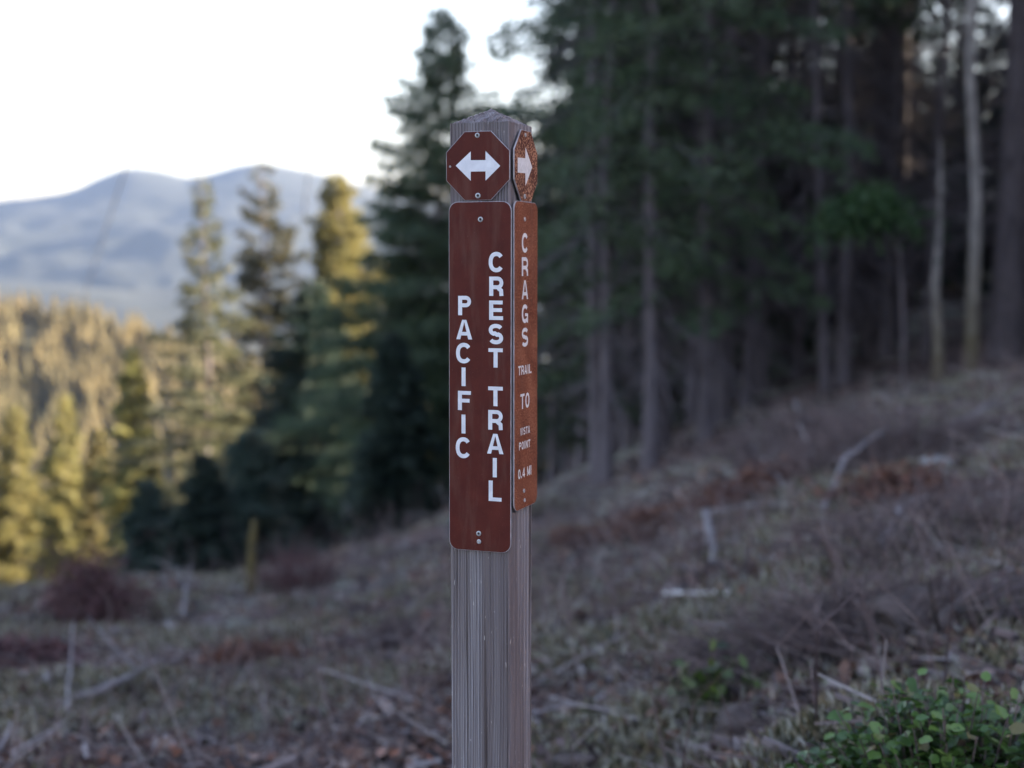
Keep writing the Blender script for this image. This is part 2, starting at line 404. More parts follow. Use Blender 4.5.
slope_tree(312, 280, 76, 116, 'broad dark bushy fir in shade below the golden conifer', (BD, M['fir_dark']), 24, nb=278, per=1147, shape=0.82, gap=0.08, droop=.22, leaf=0.252, cb=.04)
slope_tree(441, 3, 60, 165, 'very tall dark pointed fir directly behind the left edge of the signpost', (BD, M['fir']), 25, nb=397, per=1083, shape=0.86, gap=0.18, droop=.2, leaf=0.210, cb=.04)
slope_tree(392, 330, 52, 66, 'small shaded fir at the foot of the very tall pointed fir', (BD, M['fir_dark']), 26, nb=212, per=765, shape=0.90, gap=0.11, leaf=0.210, cb=.02)
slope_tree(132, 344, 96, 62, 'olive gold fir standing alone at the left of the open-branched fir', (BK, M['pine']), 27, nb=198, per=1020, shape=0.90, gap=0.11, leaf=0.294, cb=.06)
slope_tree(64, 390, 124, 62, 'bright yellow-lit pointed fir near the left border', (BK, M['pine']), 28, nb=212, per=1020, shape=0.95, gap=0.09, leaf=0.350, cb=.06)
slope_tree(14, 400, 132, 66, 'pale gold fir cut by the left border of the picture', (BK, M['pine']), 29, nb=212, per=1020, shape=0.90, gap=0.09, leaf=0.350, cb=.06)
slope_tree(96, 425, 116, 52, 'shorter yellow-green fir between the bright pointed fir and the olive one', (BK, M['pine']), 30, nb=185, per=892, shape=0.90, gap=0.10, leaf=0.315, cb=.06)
slope_tree(200, 452, 58, 84, 'low dark green fir in front of the open-branched fir', (BD, M['fir_dark']), 31, nb=198, per=892, shape=0.95, gap=0.09, leaf=0.210, cb=.02)
slope_tree(150, 478, 66, 78, 'low dark fir just left of the low fir behind the leaning stick', (BD, M['fir_dark']), 32, nb=185, per=828, shape=0.95, gap=0.09, leaf=0.210, cb=.02)
slope_tree(250, 428, 66, 88, 'middle-sized dark fir behind the mossy yellow snag', (BD, M['fir_dark']), 34, nb=212, per=892, shape=0.90, gap=0.09, leaf=0.224, cb=.02)
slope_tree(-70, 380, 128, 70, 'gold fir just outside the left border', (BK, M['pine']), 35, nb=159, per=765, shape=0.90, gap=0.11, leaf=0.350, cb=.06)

# -- the wood on the right: a few forms, copied
forms = [
    conifer(27, .20, .36, 3.2, (BK, M['fir_dark']), 41, nb=76, per=150, droop=.35, dead=150, leaf=.24, shape=.5, gap=.2),
    conifer(25, .16, .42, 2.9, (BD, M['fir_dark']), 42, nb=66, per=140, droop=.30, dead=170, leaf=.24, shape=.5, gap=.2, wig=.3),
    conifer(22, .13, .34, 2.5, (BK, M['fir']), 43, nb=66, per=140, droop=.38, dead=150, leaf=.22, shape=.55, gap=.2, wig=.3),
    conifer(29, .29, .46, 3.4, (BD, M['fir']), 44, nb=76, per=150, droop=.3, dead=180, leaf=.25, shape=.5, gap=.2),
]
edge_forms = [
    conifer(17, .13, .12, 2.6, (BK, M['fir']), 51, nb=100, per=300, droop=.3, dead=12, leaf=.28, shape=.6, gap=.18),
    conifer(13, .10, .06, 2.2, (BK, M['fir']), 52, nb=90, per=280, droop=.28, dead=8, leaf=.26, shape=.65, gap=.15),
]
# trunks one can tell apart at the edge of the wood: base px, depth, lean px at 400 px up, form, scale xy, scale z
def edge_tree(px, y, parts, s, sz, label, rz=0, tilt=0.0, name='fir_tree'):
    p = at(px, 400, y); return place_tree(name, parts, (p.x, y, gz(p.x, y)), rz, (s, sz), label, 'trees of the wood on the right', tilt=(0, tilt))
tall_thin = conifer(24, .155, .45, 2.6, (BK, M['fir']), 61, nb=70, per=190, droop=.35, dead=110, leaf=.2, shape=.5, gap=.1, wig=.12)
edge_tree(600, 27, tall_thin, .95, 1.0, 'slim grey-trunked fir at the edge of the wood, nearest the signpost on its right', 0, -.02)
edge_tree(662, 27.5, forms[0], .78, 1.0, 'grey fir trunk leaning a little left, second from the signpost', 1.0, -.09)
edge_tree(692, 31, tall_thin, .8, .9, 'thin fir trunk just right of the leaning grey trunk', 2.0, -.01)
edge_tree(722, 29, forms[1], .95, 1.05, 'straight grey fir trunk in the middle of the wood edge', 3.0, -.01)
edge_tree(760, 33, tall_thin, 1.0, 1.0, 'thin fir trunk right of the straight grey trunk', 4.0, .02)
edge_tree(842, 31, forms[2], 1.1, 1.1, 'dark fir trunk left of the bright green leafy bough', 5.0, .0)
edge_tree(884, 34, tall_thin, 1.0, 1.05, 'thin dark fir trunk right below the bright green bough', .7, .02)
edge_tree(1004, 29.5, forms[3], 1.04, 1.1, 'thickest fir trunk, violet grey, at the right border', 2.2, -.02)
snag1 = conifer(15, .125, .8, .9, (BP, M['fir']), 63, nb=10, per=20, dead=26, leaf=.2, wig=.09)
snag2 = conifer(7.0, .105, .85, .5, (BP, M['fir']), 64, nb=4, per=6, dead=14, leaf=.2, wig=.07)
edge_tree(970, 27.5, snag1, 1, 1, 'tall pale peeling trunk with mossy foot, left of the thickest trunk', 0, -.012, 'dead_tree')
edge_tree(938, 27.2, (snag2[0], None), 1, .66, 'short pale broken trunk, leftmost of the two pale trunks', 0, -.03, 'dead_tree')
for px, y, f, s, lab in [(552, 34, 0, .5, 'open young fir whose boughs reach out right behind the signpost'),
                         (575, 38, 1, 1.1, 'low young fir behind the slim grey-trunked fir'),
                         (628, 32, 1, 1.0, 'young green fir with boughs to the ground left of the leaning trunk'),
                         (668, 37, 0, 1.1, 'young green fir standing behind the leaning grey trunk'),
                         (745, 36, 1, .9, 'sparse young fir in the gap right of the straight grey trunk')]:
    edge_tree(px, y, edge_forms[f], s, s, lab, px*.37, 0)
mid_forms = [conifer(23, .17, .13, 3.3, (BK, M['fir']), 71, nb=110, per=340, droop=.3, dead=30, leaf=.19, shape=.55, gap=.25),
             conifer(20, .15, .20, 3.0, (BK, M['fir']), 72, nb=95, per=220, droop=.36, dead=30, leaf=.18, shape=.55, gap=.28)]
for px, y, f, s, lab in [(606, 26.0, 1, .74, 'loose green fir overhanging the wood edge just right of the signpost'),
                         (650, 25.5, 1, .85, 'loose green fir in front of the leaning grey trunk'),
                         (706, 26.5, 0, .8, 'tall green fir in front of the thin trunk at the wood edge'),
                         (566, 46, 0, .55, 'smaller green-boughed fir back in the gap beside the signpost'),
                         (615, 33, 1, 1.0, 'green-boughed fir whose limbs hang between the two leftmost grey trunks'),
                         (640, 42, 0, .45, 'small full fir standing further back behind the leaning grey trunk'),
                         (698, 34, 1, 1.1, 'green-boughed fir hiding the trunks at the middle of the wood edge'),
                         (735, 40, 0, .45, 'small full green fir behind the straight grey trunk'),
                         (790, 36, 1, 1.1, 'green-boughed fir left of the dark trunk by the bright bough')]:
    edge_tree(px, y, mid_forms[f], s, s, lab, px*.71, 0)
# deeper rows
rt = random.Random(77); spots = []
tries = 0
while len(spots) < 33 and tries < 9000:
    tries += 1
    y = rt.uniform(31, 66); px = rt.uniform(512, 1330)
    if px < 600 and y > 62 and rt.random() < .5: continue
    x = (px-512)/F*y
    if px < 700 and y > 44 and rt.random() < .8: continue
    if 770 < px < 940 and rt.random() < .5: continue
    if x < 1.5: continue
    if y > 66 and x < 9: continue
    if all((x-a)**2+(y-b)**2 > 2.2**2 for a, b in spots): spots.append((x, y))
for k in range(46):                      # unseen firs added past the border to block sun on inner trunks
    for _ in range(40):
        x, y = rt.uniform(21, 52), rt.uniform(46, 70)
        if x/y > .40 and all((x-a)**2+(y-b)**2 > 2.6**2 for a, b in spots): spots.append((x, y)); break
for k in range(85):                      # the same wood goes on past the right border, thickened against the sun
    for _ in range(40):
        ph = R(rt.uniform(26, 78)); r = rt.uniform(24, 62); x, y = math.sin(ph)*r, math.cos(ph)*r
        if all((x-a)**2+(y-b)**2 > 3.2**2 for a, b in spots): spots.append((x, y)); break
for i, (x, y) in enumerate(spots):  # deep firs together with the unseen sun-blocking ones
    s = rt.uniform(.8, 1.12)
    place_tree('fir_tree', forms[rt.randrange(4)], (x, y, gz(x, y)-.1), rt.uniform(0, 6.28), (s*rt.uniform(.9, 1.15), s),
               'dark fir deep inside the wood behind the row of edge trunks', 'firs deep in the wood', tilt=(rt.uniform(-.03, .03), rt.uniform(-.03, .03)))

for k in range(24):
    y = rt.uniform(30, 47); px = 590+k*14.5+rt.uniform(-6, 6); x = (px-512)/F*y; s_ = rt.uniform(.85, 1.05)
    place_tree('fir_tree', tall_thin, (x, y, gz(x, y)-.1), rt.uniform(0, 6.28), (s_*.7, s_), 'thin bare-stemmed dark fir crowded among the edge trunks of the wood', 'thin firs crowded in the wood', tilt=(rt.uniform(-.03, .03), rt.uniform(-.05, .05)))
# understory: young firs that close the view between the trunks
young = conifer(9, .07, .03, 2.3, (BD, M['fir_dark']), 81, nb=90, per=420, droop=.3, leaf=.22, shape=.7, gap=.08)
for k in range(30):
    y = rt.uniform(46, 65); px = 575+k*15.5+rt.uniform(-8, 8); x = (px-512)/F*y; s_ = rt.uniform(.7, 1.05)
    place_tree('fir_tree', young, (x, y, gz(x, y)-.1), rt.uniform(0, 6.28), (s_*1.1, s_), 'young dark fir low between the trunks at the back of the wood', 'young firs at the back of the wood')
# -- small broadleaf tree with the bright green bough
e = empty('sapling_tree', (0, 0, 0)); bx, by = at(905, 400, 24).x, 24.0; e.location = (bx, by, gz(bx, by))
tag(e, 'slender sapling holding out a bright green leafy bough before the dark trunks', 'tree')
c0 = at(872, 205, 23.5) - e.location
mb = MB(); pts = [(0, 0, -.2), (-.05, 0, c0.z*.35), (-.15, -.1, c0.z*.7), (c0.x*.5, c0.y*.5, c0.z*.95), (c0.x, c0.y, c0.z), (c0.x-.7, c0.y, c0.z-.15)]
mb.tube(pts, [.045, .04, .032, .024, .016, .006], 7)
for k in range(14):
    a = random.random()*6.28; p0 = Vector(pts[3]).lerp(Vector(pts[5]), k/14); mb.tube([p0, p0+Vector((math.cos(a)*.45, math.sin(a)*.45, random.uniform(-.2, .3)))], [.008, .003], 4)
mb.build('trunk', BD, e, smooth=True)
rg = np.random.default_rng(5); k = 1500
C = np.array(c0) + rg.normal(size=(k, 3))*[.42, .40, .20] + [-.15, 0, -.05]; C[:, 2] -= .35*np.abs(C[:, 0]-c0.x)**1.5
V, Fc = leaves_np(C, rg.normal(size=(k, 3))+[0, 0, -.6], .10+.06*rg.random(k), .03+.015*rg.random(k), rg)
link('crown', mesh_np('crown', V, Fc, M['leafy']), e)

# -- the far wood on the hill: one mass
rg = np.random.default_rng(8); k = 5200
hp = rg.random(k)*HP.shape[0]; ht = rg.random(k)*HP.shape[1]*.62
ia = np.minimum(hp.astype(int), HP.shape[0]-2); ib = np.minimum(ht.astype(int), HP.shape[1]-2)
HW = np.stack([HX, HY, HZ], -1)
fa = (hp-ia)[:, None]; fb = (ht-ib)[:, None]
base = (HW[ia, ib]*(1-fa)+HW[ia+1, ib]*fa)*(1-fb)+(HW[ia, ib+1]*(1-fa)+HW[ia+1, ib+1]*fa)*fb
hh = 11+13*rg.random(k); VV, FF, off = [], [], 0
for lev in range(5):                      # five skirts of drooping boughs per tree
    f0 = lev/5; m_ = 6
    for s in range(m_):
        a = 2*math.pi*(s+.5*(lev % 2))/m_ + rg.random(k)*.7; wv = hh*.17*(1-f0)*(.6+.8*rg.random(k))
        tip_ = base + np.stack([np.cos(a)*wv, np.sin(a)*wv, hh*(.12+f0*.78)], -1)
        apex = base + np.stack([0*hh, 0*hh, hh*(.36+f0*.66)], -1)
        sd2 = np.stack([-np.sin(a), np.cos(a), 0*a], -1)*(wv*.5)[:, None]
        V = np.stack([apex, tip_+sd2, tip_*1.0-[0, 0, .8], tip_-sd2], 1).reshape(-1, 3)
        VV.append(V); FF.append(np.arange(4*k).reshape(-1, 4)+off); off += 4*k
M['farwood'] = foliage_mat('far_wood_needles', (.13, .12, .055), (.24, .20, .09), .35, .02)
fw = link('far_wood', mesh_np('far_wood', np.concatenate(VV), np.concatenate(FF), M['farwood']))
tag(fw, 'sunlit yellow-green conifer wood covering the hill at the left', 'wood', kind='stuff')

# ------------------------------------------------------------------ power lines across the sky
M['wire'] = plain('wire', (.06, .06, .065), (.10, .10, .11), 2, .5)
for pts, lab in [([(200, -90, 52), (175, 0, 62), (152, 75, 76), (128, 160, 98), (104, 235, 130), (82, 305, 190), (72, 335, 260)], 'leftmost faint dark power line running down over the blue mountain'),
                 ([(345, -80, 62), (334, 0, 74), (322, 80, 92), (312, 150, 116), (300, 240, 160)], 'middle faint power line dropping behind the pines'),
                 ([(400, -60, 70), (385, 0, 84), (368, 60, 108), (352, 120, 140), (338, 190, 200)], 'rightmost and faintest power line beside the very tall fir')]:
    mb = MB(); P = [at(*p) for p in pts]; mb.tube(P, [.055*(1 if i < len(P)-1 else 1) for i in range(len(P))], 6)
    tag(mb.build('power_line', M['wire'], smooth=True), lab, 'power line', 'power lines over the clearing')

# ------------------------------------------------------------------ ground cover (uncountable)
def scatter(n, rg, ymin=1.6, ymax=30, spread=1.5):
    y = ymin*(ymax/ymin)**rg.random(n); u = (rg.random(n)-.5)*2*.44*spread
    x = u*y + np.where(y < 6, (6-y)*.25*np.sign(u)*rg.random(n), 0); return x, y
def frame_z(x, y): return ground_z(x, y)
rg = np.random.default_rng(15)
def mossy(x, y): return fbm(x/.95+1.5, y/.95+8, 5, .62) - .03
def thin(x, y, keep):
    k = (rg.random(len(x)) < np.where(mossy(x, y) > .03, keep, 1.0)); return x[k], y[k], int(k.sum())
# dead leaves
n = 88000; x, y = scatter(n, rg); x, y, n = thin(x, y, .22); z = frame_z(x, y)
sz = (.014+.024*rg.random(n))*(1+.05*y)
V, Fc = leaves_np(np.stack([x, y, z+.01+.02*rg.random(n)], -1), np.stack([rg.normal(size=n), rg.normal(size=n), .35*rg.normal(size=n)], -1), sz*1.6, sz*.5, rg)
M['litter'] = per_face_mat('leaf_litter', [(0, (.03, .015, .013)), (.35, (.10, .050, .038)), (.6, (.18, .09, .06)), (.8, (.22, .165, .14)), (.93, (.36, .31, .29)), (1, (.30, .09, .03))], trans=.1)
tag(link('leaf_litter', mesh_np('leaf_litter', V, Fc, M['litter'])), 'brown and grey dead leaves strewn over the clearing', 'leaf litter', kind='stuff')
# twigs
n = 30000; x, y = scatter(n, rg); x, y, n = thin(x, y, .4); z = frame_z(x, y); a = rg.random(n)*6.283; l = (.08+.36*rg.random(n)**2.5)*(1+.04*y)*np.clip(y/6, .35, 1)
P0 = np.stack([x, y, z+.005], -1); P1 = P0+np.stack([np.cos(a)*l, np.sin(a)*l, l*(-.05+.45*rg.random(n)**2)], -1)
r0 = (.0018+.0042*rg.random(n)**2)*(1+.05*y); V, Fc = tubes_np(P0, P1, r0, r0*.5)
M['twig'] = per_face_mat('twigs', [(0, (.04, .025, .025)), (.4, (.10, .07, .07)), (.75, (.20, .16, .16)), (1, (.42, .38, .39))])
tag(link('dead_twigs', mesh_np('dead_twigs', V, Fc, M['twig'])), 'grey dead twigs littering the clearing', 'twigs', kind='stuff')
# standing dry stems
n = 13500; x, y = scatter(n, rg, 3.0, 30)
dens = fbm(x/2.3+3, y/2.3, 3); kp = rg.random(n) < np.clip(.35+1.6*dens, .04, 1)*sstep(-.30, .12, x/y+.05*dens)*sstep(4, 8, y)+.05; x, y = x[kp], y[kp]; n = len(x); z = frame_z(x, y)
l = (.10+.35*rg.random(n))*(.7+.03*y); P0 = np.stack([x, y, z], -1); ln_ = rg.normal(size=(n, 2))*.35
P1 = P0+np.stack([ln_[:, 0]*l, ln_[:, 1]*l, l], -1); r0 = .0018+.0018*rg.random(n)*(1+.06*y)
Q1 = P1+np.stack([rg.normal(size=n)*.4*l, rg.normal(size=n)*.4*l, .45*l], -1)
V, Fc = tubes_np(np.concatenate([P0, P1]), np.concatenate([P1, Q1]), np.concatenate([r0, r0*.7]), np.concatenate([r0*.7, r0*.3]))
M['stem'] = per_face_mat('dry_stems', [(0, (.05, .028, .03)), (.5, (.12, .075, .075)), (.85, (.21, .15, .145)), (1, (.32, .27, .27))])
tag(link('dry_stems', mesh_np('dry_stems', V, Fc, M['stem'])), 'thin dry brown brush stems standing on the slope', 'brush', kind='stuff')
# chunks of bark, wood chips and pale lichened scraps
n = 16500; x, y = scatter(n, rg, 2.4, 28); x, y, n = thin(x, y, .4); z = frame_z(x, y); a = rg.random(n)*6.283; l = (.02+.085*rg.random(n)**2.5)*(1+.09*y)
P0 = np.stack([x, y, z+.004], -1); P1 = P0+np.stack([np.cos(a)*l, np.sin(a)*l, l*(-.1+.5*rg.random(n)**2)], -1)
r0 = (.006+.016*rg.random(n)**2)*(1+.05*y); V, Fc = tubes_np(P0, P1, r0, r0*.75, 5)
M['debris'] = per_face_mat('wood_scraps', [(0, (.012, .008, .009)), (.5, (.05, .03, .03)), (.72, (.17, .13, .13)), (.94, (.26, .23, .235)), (1, (.36, .33, .34))])
tag(link('wood_debris', mesh_np('wood_debris', V, Fc, M['debris'])), 'scraps of bark and pale broken wood scattered over the clearing', 'wood scraps', kind='stuff')
# grass and moss tufts
nt_ = 10500; tx, ty = scatter(nt_, rg, 2.6, 24); kp = mossy(tx, ty) > .02; tx, ty = tx[kp], ty[kp]; nt_ = len(tx)
per = 46; i = np.repeat(np.arange(nt_), per); n = len(i); sp = (.05+.10*rg.random(nt_))*(1+.05*ty)
x = tx[i]+rg.normal(size=n)*sp[i]; y = ty[i]+rg.normal(size=n)*sp[i]; z = frame_z(x, y)
l = (.024+.04*rg.random(n))*(1+.06*y); D = np.stack([rg.normal(size=n)*.6, rg.normal(size=n)*.6, 1+0*x], -1)
V, Fc = leaves_np(np.stack([x, y, z-.005], -1), D, l, .005+.005*rg.random(n)*(1+.06*y), rg)
M['grass'] = per_face_mat('grass_moss', [(0, (.055, .055, .025)), (.3, (.13, .125, .06)), (.45, (.20, .15, .08)), (.7, (.30, .29, .21)), (1, (.48, .46, .41))], trans=.2)
tag(link('grass', mesh_np('grass', V, Fc, M['grass'])), 'pale green grass and moss tufts growing over the clearing', 'grass', kind='stuff')

# ------------------------------------------------------------------ shrubs, branches, logs, stones on the clearing
def brush(px, py, w, h, label, mat, n=420, name='dead_shrub', seed=1, thick=.004, lift=0, leafm=None, yw=None):
    p = on_ground(px, py); rg = np.random.default_rng(seed); e = empty(name, p); tag(e, label, 'shrub')
    a = rg.random(n)*6.283; rad = rg.random(n)**.6; x = np.cos(a)*rad*w; y = np.sin(a)*rad*(yw or w*.7)
    zb = ground_z(p.x+x*.6, p.y+y*.6)-p.z; hh = h*(1-.55*rad**2)*(.5+.6*rg.random(n))
    P0 = np.stack([x*.6, y*.6, zb-.02], -1); P1 = np.stack([x*.85+rg.normal(size=n)*.04, y*.85, zb+hh*.6], -1)
    P2 = P1+np.stack([x*.25+rg.normal(size=n)*.10*h, y*.2+rg.normal(size=n)*.10*h, hh*.4*rg.random(n)], -1)
    P3 = P1+np.stack([rg.normal(size=n)*.25*h, rg.normal(size=n)*.25*h, hh*.3*rg.normal(size=n)], -1)
    t = np.full(n, thick)
    V, Fc = tubes_np(np.concatenate([P0, P1, P1]), np.concatenate([P1, P2, P3]), np.concatenate([t, t*.7, t*.6]), np.concatenate([t*.7, t*.3, t*.3]))
    link('stems', mesh_np('stems', V, Fc, mat), e)
    if leafm:
        k = n*4; i = rg.integers(0, n, k); C = P1[i]+(P2[i]-P1[i])*rg.random(k)[:, None]+rg.normal(size=(k, 3))*.03
        V, Fc = leaves_np(C, rg.normal(size=(k, 3)), .04+.03*rg.random(k), .012+.01*rg.random(k), rg)
        link('leaves', mesh_np('leaves', V, Fc, leafm), e)
    return e
M['maroon'] = per_face_mat('maroon_stems', [(0, (.035, .014, .018)), (.6, (.10, .035, .04)), (1, (.17, .07, .07))])
M['brown'] = per_face_mat('brown_stems', [(0, (.055, .038, .04)), (.6, (.12, .085, .085)), (1, (.20, .15, .15))])
M['rust'] = per_face_mat('rusty_leaves', [(0, (.08, .032, .022)), (.6, (.16, .06, .035)), (1, (.24, .12, .07))], trans=.15)
brush(92, 626, .5, .95, 'maroon leafless shrub at the far left edge of the clearing', M['maroon'], 240, seed=2, leafm=M['maroon'])
brush(300, 592, .6, .75, 'dark reddish shrub at the brow below the dark bushy fir', M['maroon'], 200, seed=3)
brush(395, 650, .28, .36, 'wispy brown shrub just left of the post, midway down', M['brown'], 220, seed=4)
brush(862, 640, .75, .30, 'wide low mound of brown brush on the right above the green bush', M['brown'], 650, seed=5, thick=.004, yw=.45)
brush(960, 545, .9, .35, 'broad dry brush patch near the right border', M['brown'], 400, seed=6)
brush(890, 470, 1.1, .6, 'tall dry brush below the pale trunks', M['brown'], 450, seed=7, thick=.006)
brush(800, 450, 1.0, .6, 'dry brush at the wood edge left of the long grey branch', M['brown'], 380, seed=8, thick=.006)
brush(592, 545, .5, .22, 'rust coloured bracken clump close right of the post', M['brown'], 240, 'bracken', 9, leafm=M['rust'])
brush(655, 532, .5, .2, 'rust coloured bracken clump second from the post', M['brown'], 200, 'bracken', 10, leafm=M['rust'])
brush(765, 492, .6, .3, 'dark red bracken clump among the grey branches', M['maroon'], 300, 'bracken', 11, leafm=M['rust'])
brush(880, 500, .4, .2, 'small rusty bracken clump right of the long grey branch', M['brown'], 140, 'bracken', 12, leafm=M['rust'])
brush(255, 665, .35, .16, 'low rusty bracken left of the post beyond the fallen branch', M['maroon'], 140, 'bracken', 13, leafm=M['rust'])
brush(30, 668, .4, .2, 'low dark red bramble at the left border', M['maroon'], 240, 'bracken', 14, leafm=M['maroon'])
brush(440, 505, .6, .45, 'pale green shrub at the brow behind the left edge of the post', M['brown'], 200, 'shrub', 16, leafm=M['grass'])
brush(545, 515, .55, .4, 'pale green shrub at the brow right of the post', M['brown'], 200, 'shrub', 17, leafm=M['grass'])
brush(715, 715, .10, .22, 'small weedy green plant beside the dark stump', M['brown'], 22, 'weed', 18, leafm=M['bush'])

def branch(pts, r0, label, name='fallen_branch', mat=None, twigs=4, cat='branch', lift=.0, r1=.35):
    """pts: pixels on the ground with a height above it in metres."""
    P = []
    for q in pts:
        g0 = on_ground(q[0], q[1]); P.append(Vector((g0.x, g0.y, g0.z+q[2]+lift)))
    c = P[0].copy(); c.z -= lift
    P = [p-c for p in P]; F_ = []
    for i in range(len(P)-1):
        for k in range(4): F_.append(P[i].lerp(P[i+1], k/4)+Vector([random.uniform(-1, 1)*r0*(.1 if mat is M['white_wood'] else .5) for _ in range(3)]))
    F_.append(P[-1]); n = len(F_)
    mb = MB(); mb.tube(F_, [r0*(1-(1-r1)*i/(n-1)) for i in range(n)], 9, wob=.15)
    for k in range(twigs):
        i = random.randrange(1, n-1); d = Vector([random.uniform(-1, 1) for _ in range(3)]); d.z = abs(d.z)*.7
        l = random.uniform(5, 14)*r0; mb.tube([F_[i], F_[i]+d*l*.5, F_[i]+d*l+Vector((0, 0, .02))], [r0*.35, r0*.25, r0*.1], 5)
    o = mb.build(name, mat or M['deadwood'], None, c, True); tag(o, label, cat, 'fallen branches on the clearing'); return o
M['white_wood'] = plain('peeled_white_wood', (.55, .52, .52), (.80, .78, .80), 9, .6)
branch([(664, 601, .035), (697, 602, .035), (730, 603, .035)], .0135, 'straight peeled white stick lying level on the ground right of the post', mat=M['white_wood'], twigs=0, r1=.9)
branch([(640, 594, .03), (650, 596, .03)], .02, 'stubby pale chunk of wood left of the white stick', 'wood_chunk', M['white_wood'], 0, 'wood')
branch([(706, 545, .28), (712, 560, .12), (716, 570, .02)], .032, 'thick pale stub of a branch pointing down above the white stick', twigs=1, r1=.8)
branch([(735, 450, .15), (760, 470, .15), (785, 492, .05)], .022, 'grey branch slanting down right at the wood edge', twigs=4)
branch([(822, 520, .05), (845, 495, .25), (880, 470, .30), (905, 455, .2)], .020, 'long grey branch curving up to the right on the slope', twigs=6)
branch([(700, 525, .1), (760, 522, .12), (822, 520, .1)], .018, 'thin grey branch lying level left of the long curving one', twigs=4)
branch([(795, 440, .5), (800, 460, .3), (820, 478, .05)], .02, 'forked grey branch standing up among the brush', twigs=5)
branch([(78, 708, .03), (120, 695, .05), (158, 684, .12)], .026, 'pale fallen branch slanting up right at lower left', twigs=2)
branch([(66, 722, .0), (70, 700, .14), (75, 690, .36)], .011, 'thin pale stick standing upright beside the fallen branch at lower left', twigs=1)
branch([(0, 760, .02), (12, 752, .12)], .012, 'short pale stick in the bottom left corner', twigs=0)
branch([(130, 690, .02), (250, 672, .04), (330, 690, .02)], .016, 'long thin dark stick lying across the ground left of the post', mat=M['darkwood'], twigs=4)
branch([(183, 622, .0), (187, 612, .25), (192, 606, .42)], .022, 'pale leaning stick standing at the brow below the low dark fir', 'standing_stick', twigs=1)
branch([(600, 600, .05), (625, 588, .1), (655, 575, .05)], .02, 'grey forked twig between the post and the pale chunk', twigs=4)
branch([(925, 655, .03), (950, 640, .10), (975, 628, .12)], .028, 'brown broken branch over the dark hollow at right', mat=M['darkwood'], twigs=3)
branch([(880, 560, .04), (900, 540, .15), (935, 520, .12)], .022, 'short grey branch in the broad dry brush', twigs=4)
branch([(950, 440, .1), (985, 425, .15), (1010, 418, .1)], .03, 'grey branch near the reddish bare soil at the right border', twigs=3)
branch([(560, 640, .03), (600, 632, .05), (640, 640, .03)], .010, 'very thin grey twig right of the post below the forked twig', twigs=3)

# mossy yellow snag at the brow
p = on_ground(250, 596); e = empty('stump', p); tag(e, 'slim broken snag coated in yellow moss at the brow left of the post', 'snag')
M['moss'] = plain('yellow_moss', (.05, .04, .016), (.12, .09, .03), 14, .95, bmp=.01)
hs = (at(256, 520, p.y).z-p.z); mb = MB(); mb.tube([(0, 0, -.1), (.01, 0, hs*.3), (.03, 0, hs*.7), (.06, 0, hs)], [.06, .05, .04, .025], 10, wob=.3)
mb.build('trunk', M['moss'], e, smooth=True)
# dark stump/stone low at right
def rock(px, py, r, label, mat, name='rock', seed=1, flat=.6, cat='rock'):
    import bmesh
    p = on_ground(px, py); bm = bmesh.new(); bmesh.ops.create_icosphere(bm, subdivisions=3, radius=r); rr = random.Random(seed)
    o3 = Vector((rr.random()*9, rr.random()*9, rr.random()*9))
    from mathutils import noise as mn
    for v in bm.verts:
        d = 1+.45*mn.noise(v.co/r*1.1+o3)+.18*mn.noise(v.co/r*3+o3); v.co = v.co*d; v.co.z *= flat
    me = bpy.data.meshes.new(name); bm.to_mesh(me); bm.free(); me.materials.append(mat)
    o = link(name, me, None, (p.x, p.y, p.z+r*flat*.35)); tag(o, label, cat)
rock(738, 738, .085, 'dark rotten stump chunk on the ground left of the green bush', M['darkwood'], 'stump', 3, .75, 'stump')
rock(574, 762, .07, 'flat dark lump of bark at the bottom edge right of the post', M['darkwood'], 'bark_chunk', 4, .35, 'bark')
M['stone'] = plain('lichen_stone', (.12, .115, .12), (.30, .30, .29), 9, .9, bmp=.01)
rock(935, 470, .12, 'small pale stone on the slope at right', M['stone'], seed=6)
rock(395, 715, .05, 'small tan stone left of the post near the bottom', M['stone'], seed=7)
rock(905, 635, .16, 'dark earthy clod in the hollow beside the brown brush mound', M['darkwood'], 'clod', 9, .6, 'earth')

# leafy green bush, lower right
p = on_ground(925, 790); p = Vector((at(960, 700, 2.6).x, 2.6, 0)); p.z = gz(p.x, p.y)
e = empty('bush', p); tag(e, 'low glossy green leafy bush in the bottom right corner', 'bush')
rg = np.random.default_rng(31); ns = 260; a = rg.random(ns)*6.283; rad = rg.random(ns)**.5
sx = np.cos(a)*rad*.31; sy = np.sin(a)*rad*.26
top = at(925, 692, p.y).z-p.z
hh = (top*1.08)*(1-.75*rad**2.2)*(.62+.45*rg.random(ns)); sh = rg.random(ns) > .93; hh[sh] *= 1.15
P0 = np.stack([sx*.55, sy*.55, ground_z(p.x+sx*.55, p.y+sy*.55)-p.z-.02], -1); P1 = np.stack([sx+rg.normal(size=ns)*.02, sy+rg.normal(size=ns)*.02, hh], -1)
V, Fc = tubes_np(P0, P1, np.full(ns, .0028), np.full(ns, .0012), 5); link('stems', mesh_np('stems', V, Fc, M['brown']), e)
VV, FF, off = [], [], 0; lv = 17
